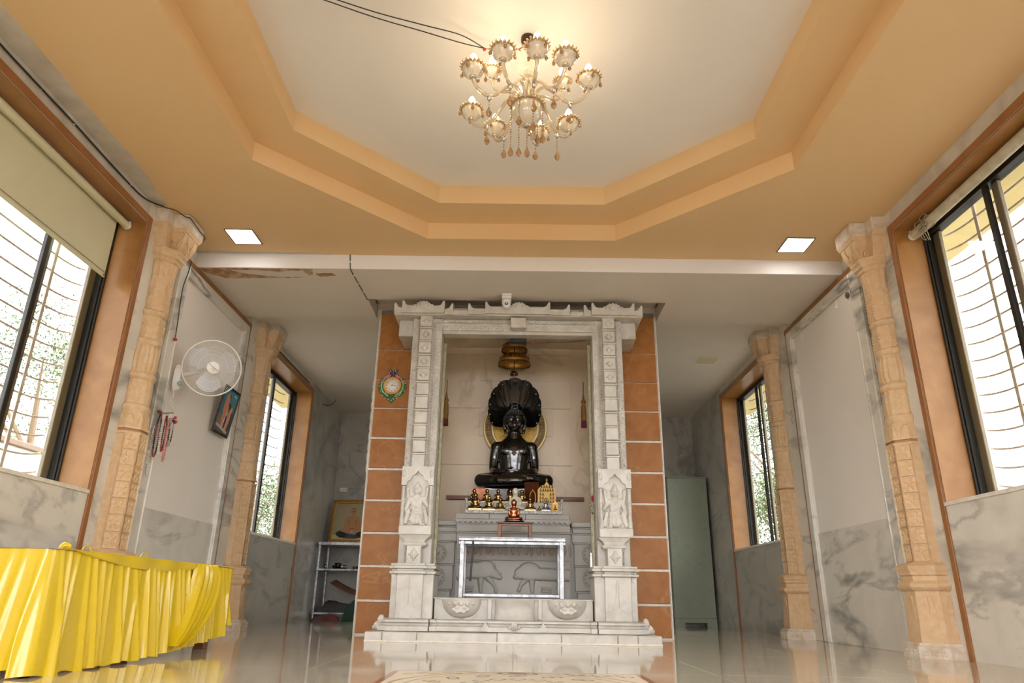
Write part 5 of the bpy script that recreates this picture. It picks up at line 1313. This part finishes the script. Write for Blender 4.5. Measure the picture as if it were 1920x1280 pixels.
# steel rack in the back left corner with its load
rk = thing('steel_rack', 'stainless steel rack of three shelves in the back left corner', 'rack', (-2.3, 10.45, 0))
for x in (-2.735, -1.80):
    for y in (10.20, 10.70): BX(x, x + .025, y, y + .025, 0, 1.03, c=.003).build('leg', STEEL, rk)
for z, h in ((1.03, .045), (.674, .03), (.11, .03)): BX(-2.74, -1.77, 10.19, 10.73, z - h, z, c=.004).build('shelf', STEEL, rk)
pm = thing('framed_portrait', 'gold framed portrait of a seated bare chested person leaning on the steel rack', 'picture', (-2.375, 10.5, 1.031))
def por(u_, v_):
    sk, sh_ = (176, 132, 92), (140, 98, 66)
    it = [('r', (196, 180, 130), 0, 1, 0, .12), ('e', (44, 50, 66), .50, .16, .42, .13), ('c', sk, .28, .24, .72, .24, .065), ('c', sk, .3, .25, .5, .2, .05), ('e', sk, .5, .42, .15, .2), ('c', sk, .40, .56, .60, .56, .085), ('c', sk, .35, .55, .31, .36, .05), ('c', sk, .65, .55, .70, .36, .05), ('c', sk, .31, .36, .44, .25, .04), ('c', sk, .70, .36, .56, .25, .04),
          ('c', sh_, .40, .42, .385, .52, .012), ('c', sh_, .60, .42, .615, .52, .012), ('c', sh_, .44, .30, .56, .30, .01), ('c', sk, .5, .62, .5, .72, .045), ('e', sk, .5, .775, .075, .095), ('e', (120, 110, 100), .5, .80, .077, .075), ('e', sk, .5, .765, .068, .08),
          ('c', (70, 50, 40), .465, .775, .485, .775, .008), ('c', (70, 50, 40), .515, .775, .535, .775, .008), ('c', (130, 80, 60), .48, .725, .52, .725, .006), ('c', (110, 80, 64), .5, .765, .5, .745, .006),
          ('e', (176, 120, 130), .42, .20, .05, .03), ('e', (120, 140, 150), .58, .17, .06, .03), ('e', (190, 160, 150), .52, .21, .04, .03), ('e', (30, 34, 46), .25, .13, .12, .08), ('e', (30, 34, 46), .77, .15, .12, .07)]
    b = np.stack([.40 - .12 * np.abs(u_ - .5) + 0 * v_, .36 - .10 * np.abs(u_ - .5) - .04 * v_, .20 - .08 * np.abs(u_ - .5)], -1)
    return drawn(u_, v_, it, b)
PT = Matrix.Translation((-2.375, 10.50, 1.031)) @ Matrix.Rotation(math.radians(-14), 4, 'X')
mb = printed(-.265, .265, .05, .60, 180, 184, por); mb.xf(PT @ Matrix.Translation((0, -.012, 0))); mb.build('portrait', paint_mat('printed_portrait', .25, coat=.6), pm)
m = MB()
for a, b, c_, d in ((-.318, .318, 0, .055), (-.318, .318, .595, .65), (-.318, -.265, .055, .595), (.265, .318, .055, .595)): m.box(a, b, -.03, 0, c_, d, c=.012)
m.xf(PT); m.build('frame', mat('antique_gold_frame', S(186, 142, 70), .4, .6, var=(S(130, 92, 44), 30, 2)), pm)
m = MB()
for a, b, c_, d in ((-.275, .275, .045, .055), (-.275, .275, .595, .605), (-.275, -.265, .055, .595), (.265, .275, .055, .595)): m.box(a, b, -.035, -.03, c_, d)
m.xf(PT); m.build('inner_slip', mat('gold_slip', S(220, 180, 100), .35, .7), pm)
vs = [(-2.64, 10.30, .02, .06), (-2.47, 10.32, .045, .075), (-2.40, 10.28, .03, .05), (-2.36, 10.30, .022, .045), (-2.24, 10.29, .018, .03), (-2.20, 10.31, .018, .03), (-2.52, 10.36, .035, .04)]
for i, (x, y, r, h) in enumerate(vs):
    t = thing('metal_cup', ('slim steel cup at the left end of the middle rack shelf', 'widest dark bowl on the middle rack shelf', 'steel cup just right of the dark bowl on the rack', 'small cup right of the steel cup on the rack shelf', 'tiny cup in the pair at right on the rack shelf', 'second tiny cup of the pair on the rack shelf', 'low dark dish behind the bowl on the rack shelf')[i], 'cup', (x, y, .675), 'vessels on the middle rack shelf')
    mt = STEEL if i in (0, 2, 3) else mat('tarnished_vessel', S(60, 54, 50), .35, .8)
    MB().lathe([(0, 0), (r * .7, 0), (r * .9, h * .4), (r, h), (r * .92, h), (r * .8, h * .4), (0, h * .1)], (x, y, .675), 18).build('body', mt, t); MB().tube([(x + r * math.cos(a), y + r * math.sin(a), .675 + h) for a in np.linspace(0, 2 * PI, 18, endpoint=False)], .003, 5, closed=True).build('rim', mt, t)
# bundles on the bottom shelf
def cloth(nm, lab, x0, x1, y0, y1, z0, z1, m, sd, w_=.03):
    random.seed(sd); ph = [random.uniform(0, 6) for _ in range(6)]
    def top(u_, v_):
        e = min(1, 6 * min(u_, 1 - u_, v_, 1 - v_)); h = (z1 - z0) * (.7 + .3 * math.sin(5 * u_ + ph[0]) * math.sin(4 * v_ + ph[1])) * e ** .5
        return (x0 + (x1 - x0) * u_ + w_ * .3 * math.sin(9 * v_ + ph[2]), y0 + (y1 - y0) * v_ + w_ * .3 * math.sin(11 * u_ + ph[3]), z0 + .001 + max(h, 0) + .012 * e * math.sin(17 * u_ + ph[4]) * math.sin(13 * v_ + ph[5]) * (1 if h > .03 else 0))
    return tag(MB().grid(top, 30, 20).grid(lambda u_, v_: (top(u_, v_)[0], top(u_, v_)[1], z0), 2, 2).build(nm, m), lab, 'cloth')
cloth('folded_cloth', 'dark grey cloth bundle on the lowest rack shelf', -2.70, -2.05, 10.24, 10.66, .111, .26, mat('dark_grey_cloth', S(74, 74, 72), .9), 1)
cloth('rolled_mat', 'dark green rolled mat bulging on the floor before the rack', -2.30, -1.88, 10.06, 10.185, .0006, .26, mat('dark_green_cloth', S(44, 70, 58), .9), 2)
cloth('floor_cloth', 'maroon and grey folded cloth on the floor before the rack', -2.70, -2.34, 10.02, 10.17, .0006, .09, mat('maroon_cloth', S(110, 54, 54), .9, var=(S(70, 70, 70), 9, 4)), 3)
def brd(u_, v_): return (-2.55 + .62 * u_, 10.27 + .36 * v_, .49 - .16 * math.sin(PI * min(1, u_ * 1.1) * .62) + .05 * v_ + .05 * max(0, u_ - .7))
m = MB().grid(brd, 16, 4).grid(lambda u_, v_: (brd(u_, v_)[0], brd(u_, v_)[1], brd(u_, v_)[2] - .006), 16, 4)
m.grid(lambda u_, v_: (brd(u_, 0)[0], brd(u_, 0)[1], brd(u_, 0)[2] - .006 * v_), 16, 1)
tag(m.build('curved_board', mat('brown_board', S(132, 92, 68), .6)), 'sagging brown board lying on the bundles of the rack', 'board')

# green steel cabinet
GR = mat('green_grey_enamel', S(138, 144, 124), .45, .1, var=(S(126, 132, 114), 2, 1.4), vein=[(S(112, 117, 101), 9, .012)])
gc = thing('steel_cabinet', 'tall worn green steel cabinet in the right back corner', 'cabinet', (2.45, 10.4, 0))
BX(2.18, 2.742, 10.17, 10.70, .10, 1.985, c=.006).build('body', GR, gc)
BX(2.165, 2.752, 10.15, 10.715, 1.985, 2.0, c=.004).build('top', GR, gc)
MB().prism([(2.18, 0), (2.30, 0), (2.315, .012), (2.315, .038), (2.30, .05), (2.62, .05), (2.605, .038), (2.605, .012), (2.62, 0), (2.742, 0), (2.742, .10), (2.18, .10)], 'y', 10.168, 10.178).build('toe_board', GR, gc)
for x in (2.18, 2.702):
    for y in (10.18, 10.66): BX(x, x + .04, y, y + .04, 0, .10, c=.004).build('foot', GR, gc)
BX(2.176, 2.1795, 10.2, 10.67, .12, 1.96).build('door', GR, gc)
BX(2.168, 2.176, 10.42, 10.44, .95, 1.08, c=.003).build('handle', STEEL, gc)

# low table under yellow satin
SAT = mat('yellow_satin', S(214, 184, 8), .26, 0, spec=.8, var=(S(200, 172, 12), 3, 1.3))
tbl = thing('low_table', 'low wooden table hidden under the yellow satin cloth at left', 'table', (-2.28, 3.86, 0))
BX(-2.50, -1.89, 2.96, 4.80, .42, .458, c=.004).build('tabletop', WOOD, tbl)
for x in (-2.46, -1.975):
    for y in (2.985, 4.70): BX(x, x + .07, y, y + .07, 0, .42, c=.005).build('leg', WOOD, tbl)
tc = thing('yellow_tablecloth', 'shiny yellow satin cloth with pleated skirt on the low table at left', 'tablecloth', (-2.28, 3.86, 0))
path = [(-2.70, 2.925)]; L0 = 0
CR = .06
cor = [(-2.50, 2.92), (-1.84, 2.92), (-1.84, 4.84), (-2.40, 4.84)]
pp = []
for i in range(3):
    a, b = Vector(cor[i]), Vector(cor[i + 1]); n = int((b - a).length / .006)
    for k in range(n): pp.append(a.lerp(b, k / n))
for _ in range(40): pp = [pp[0]] + [(pp[i - 1] + pp[i] * 2 + pp[i + 1]) / 4 for i in range(1, len(pp) - 1)] + [pp[-1]]
acc = [0]
for i in range(1, len(pp)): acc.append(acc[-1] + (pp[i] - pp[i - 1]).length)
random.seed(21)
folds = []; s_ = .05
while s_ < acc[-1]: folds.append((s_, random.uniform(.55, 1.0), random.uniform(-.03, .05))); s_ += random.uniform(.042, .08)
fs = np.array([f[0] for f in folds]); fa_ = np.array([f[1] for f in folds]); fl_ = np.array([f[2] for f in folds])
NV_ = 22
def skirt(i, v):
    p = pp[i]; a = pp[max(i - 1, 0)]; b = pp[min(i + 1, len(pp) - 1)]; t = (b - a).normalized(); nrm = Vector((t.y, -t.x))
    s = acc[i]; far = max(0, min(1, (p.y - 3.0) / 1.84))
    zb = .004 + .075 * far ** 2 + (.0 if far < .97 else .05)
    d = s - fs - fl_ * v * 2; h = float(np.max(fa_ * np.exp(-(d / .014) ** 2)))
    off = (.008 + .030 * v ** .8) * h + .012 * v * math.sin(s * 5) + .02 * v
    z = .472 + (zb - .472) * v + .006 * math.sin(s * 31) * v
    if p.x < -1.9 and p.y < 3: off *= .6; z += .03 * v
    return (p.x + nrm.x * off, p.y + nrm.y * off, z)
m = MB(); NP = len(pp)
V_ = [skirt(i, j / NV_) for j in range(NV_ + 1) for i in range(NP)]
m.add(V_, [(j * NP + i, j * NP + i + 1, (j + 1) * NP + i + 1, (j + 1) * NP + i) for j in range(NV_) for i in range(NP - 1)], 0, True)
m.build('skirt', SAT, tc)
def topf(u_, v_): return (-2.51 + .675 * u_, 2.915 + 1.93 * v_, .4725 + .004 * math.sin(7 * u_) * math.sin(9 * v_) + .004 * (1 - u_))
MB().grid(topf, 20, 40).build('top_cover', SAT, tc)
# swag draped over the far part of the skirt, and the gathered top band
SL = spline([(4.22, .476), (4.17, .34), (4.09, .18), (3.98, .055)], 8); SR = spline([(4.46, .478), (4.51, .41), (4.46, .27), (4.32, .15), (4.16, .085), (4.0, .05)], 8)
def along(P_, t): k = t * (len(P_) - 1); i = min(int(k), len(P_) - 2); return Vector(P_[i]).lerp(Vector(P_[i + 1]), k - i)
SL = [(p[0], p[1], 0) for p in SL] if len(SL[0]) == 2 else SL; SR = [(p[0], p[1], 0) for p in SR] if len(SR[0]) == 2 else SR
def swag(u_, v_):
    p = along(SL, v_).lerp(along(SR, v_), u_)
    w_ = .010 * math.sin(PI * u_) * math.sin(u_ * 30 + v_ * 5) + .018 * math.exp(-((u_ - .95) / .06) ** 2)
    return (-1.838 + (.028 + .052 * v_ ** .7) * min(1, .25 + u_ * 5) + w_, p.x, p.y)
MB().grid(swag, 48, 36).build('swag', SAT, tc)
def bandf(u_, v_):
    y = 2.93 + 1.9 * u_; dip = .055 * math.sin(PI * min(1, max(0, (u_ - .05) / .75))) if u_ < .8 else 0
    return (-1.828 + .006 * math.sin(u_ * 40) + .006 * math.sin(PI * v_), y, .478 - (.004 + dip) * v_)
MB().grid(bandf, 60, 4).build('top_band', SAT, tc)
MB().tube(spline([(-1.84, 2.95, .478), (-1.835, 2.975, .492), (-1.825, 2.99, .486), (-1.84, 3.01, .478)], 4), [.004, .008, .010, .011, .012, .012, .012, .012, .011, .010, .008, .006, .004], 6).build('knot', SAT, tc)
for y in (3.12, 3.62): MB().tube(spline([(-1.85, y, .475), (-1.845, y + .01, .497), (-1.842, y + .03, .503), (-1.845, y + .045, .497), (-1.84, y + .06, .478)], 4), .0025, 5).build('loose_thread', SAT, tc)

# inlaid floor panel before the shrine
inl = thing('floor_inlay', 'cream marble floor inlay with scroll pattern and red border before the shrine', 'inlay', (.022, 2.0, 0))
def scroll(u_, v_):
    x = (u_ - .5) * 1.105; y = v_ * 2.2 - 2.2   # y=0 is the far edge
    C_ = np.zeros(u_.shape + (3,)); C_[:] = lin((222, 206, 178))
    br, gy, rd_ = lin((120, 92, 64)), lin((96, 86, 74)), lin((160, 104, 76))
    def put(mask, c): C_[mask] = c
    r = np.hypot(x, (y + .52)); 
    put(np.abs(r - .50) < .006, br); put(np.abs(r - .44) < .004, br)
    a = np.arctan2(y + .52, x)
    for k in range(-7, 8):
        cx_, cy_ = .36 * math.sin(k * .42), -.52 + .36 * math.cos(k * .42)
        rr = np.hypot(x - cx_, y - cy_); aa = np.arctan2(y - cy_, x - cx_)
        put((np.abs(rr - .03 - .012 * np.sin(2 * aa + k)) < .006), gy); put(rr < .012, rd_)
        cx_, cy_ = .20 * math.sin(k * .42), -.52 + .22 * math.cos(k * .42); rr = np.hypot(x - cx_, y - cy_); put((np.abs(rr - .03) < .007) & (np.sin(3 * np.arctan2(y - cy_, x - cx_)) > -.3), gy)
    for e in (-1, 1):
        for k in range(6):
            cx_ = e * (.20 + .055 * k); cy_ = -.045 - .012 * k - .03 * (k % 2); rr = np.hypot((x - cx_) * .8, y - cy_)
            put((np.abs(rr - .018) < .006) & (np.sin(2 * np.arctan2(y - cy_, x - cx_) + e) > -.5), gy)
    put(np.hypot(x * .6, y + .05) < .028, rd_); put(np.abs(np.hypot(x * .6, y + .06) - .05) < .006, gy)
    put(y > -.006, br)
    return C_
mb = printed(-.5525, .5525, -2.2, 0, 260, 420, scroll); mb.v = [(p[0], p[2], 0) for p in mb.v]
mb.xf(Matrix.Translation((.022, 3.487, .0012))); mb.build('scroll_panel', paint_mat('inlay_marble', .3), inl)
for x0 in (-.5305 - .004, .5745 - .022): BX(x0, x0 + .026, 1.29, 3.487, .0006, .0018).build('red_border', mat('red_marble', S(150, 82, 56), .12), inl)

# ------------------------------------------------------------------ garden outside
LEAF = [mat('leaf_green', S(74, 94, 48), .6), mat('leaf_pale', S(100, 114, 64), .6), mat('leaf_dark', S(58, 74, 42), .6)]
BARK = mat('bark', S(120, 100, 78), .9)
def tree(lab, x, y, h, rad, n, sd, z0=-.17, squash=.8):
    rs = np.random.RandomState(sd); t = thing('garden_tree', lab, 'tree', (x, y, z0))
    P_ = [(x, y, z0), (x + .1, y + .05, z0 + h * .35), (x, y, z0 + h * .7)]
    tr = MB().tube(spline(P_, 4), [.11 - .008 * k for k in range(9)], 8)
    for k in range(6):
        a = k * 1.05; tr.tube([(x + .05, y, z0 + h * (.35 + .04 * k)), (x + .5 * rad * math.cos(a), y + .5 * rad * math.sin(a), z0 + h * (.55 + .05 * k))], [.05, .015], 6)
    tr.build('trunk', BARK, t)
    V = []; F = []; Mx = []
    cl = rs.normal(0, .42, (26, 3)) * [rad, rad, rad * squash] + [x, y, z0 + h - rad * squash * .6]
    for i in range(n):
        c = cl[rs.randint(26)] + rs.normal(0, .16, 3) * rad; d1 = rs.normal(0, 1, 3); d1 /= np.linalg.norm(d1); d2 = np.cross(d1, rs.normal(0, 1, 3)); d2 /= np.linalg.norm(d2); L = rs.uniform(.022, .05)
        k = len(V); V += [c - d1 * L, c + d2 * L * .4, c + d1 * L, c - d2 * L * .4]; F.append((k, k + 1, k + 2, k + 3)); Mx.append(rs.randint(3))
    m = MB(); m.v = [tuple(q) for q in V]; m.f = [list(f) for f in F]; m.m = Mx; m.s = [False] * len(F)
    o = m.build('foliage', LEAF, t, fix=False); o['kind'] = 'stuff'
tree('feathery tree beyond the wall outside the left near window', -9.6, 13.6, 5.9, 1.9, 7920, 1)
tree('tree outside the left near window, lower and further left', -9.4, 9.0, 6.4, 1.8, 5720, 2)
tree('bushy tree outside the left back window', -6.6, 17.8, 3.5, 2.0, 19800, 3)
tree('second bushy tree outside the left back window, farther', -9.2, 25.5, 4.4, 2.6, 19800, 4)
tree('tall leafy tree filling the right back window', 8.6, 22.8, 8.6, 3.4, 35200, 5, squash=1.2)
tree('lower leafy tree at the foot of the right back window', 5.7, 14.6, 3.0, 1.3, 15400, 6, squash=.9)
tree('tree beside the tall one outside the right back window', 14.5, 32.0, 9.0, 3.6, 26400, 7, squash=1.2)
nw = thing('neighbour_wall', 'pale compound wall with a dark coping outside the left near window', 'wall', (-7.6, 10, -.17))
BX(-7.7, -7.5, 6.5, 16, -.17, 2.35).build('masonry', mat('pale_compound_wall', S(232, 222, 206), .8), nw); BX(-7.76, -7.44, 6.5, 16, 2.352, 2.44, c=.01).build('coping', mat('dark_coping', S(120, 100, 84), .8), nw)
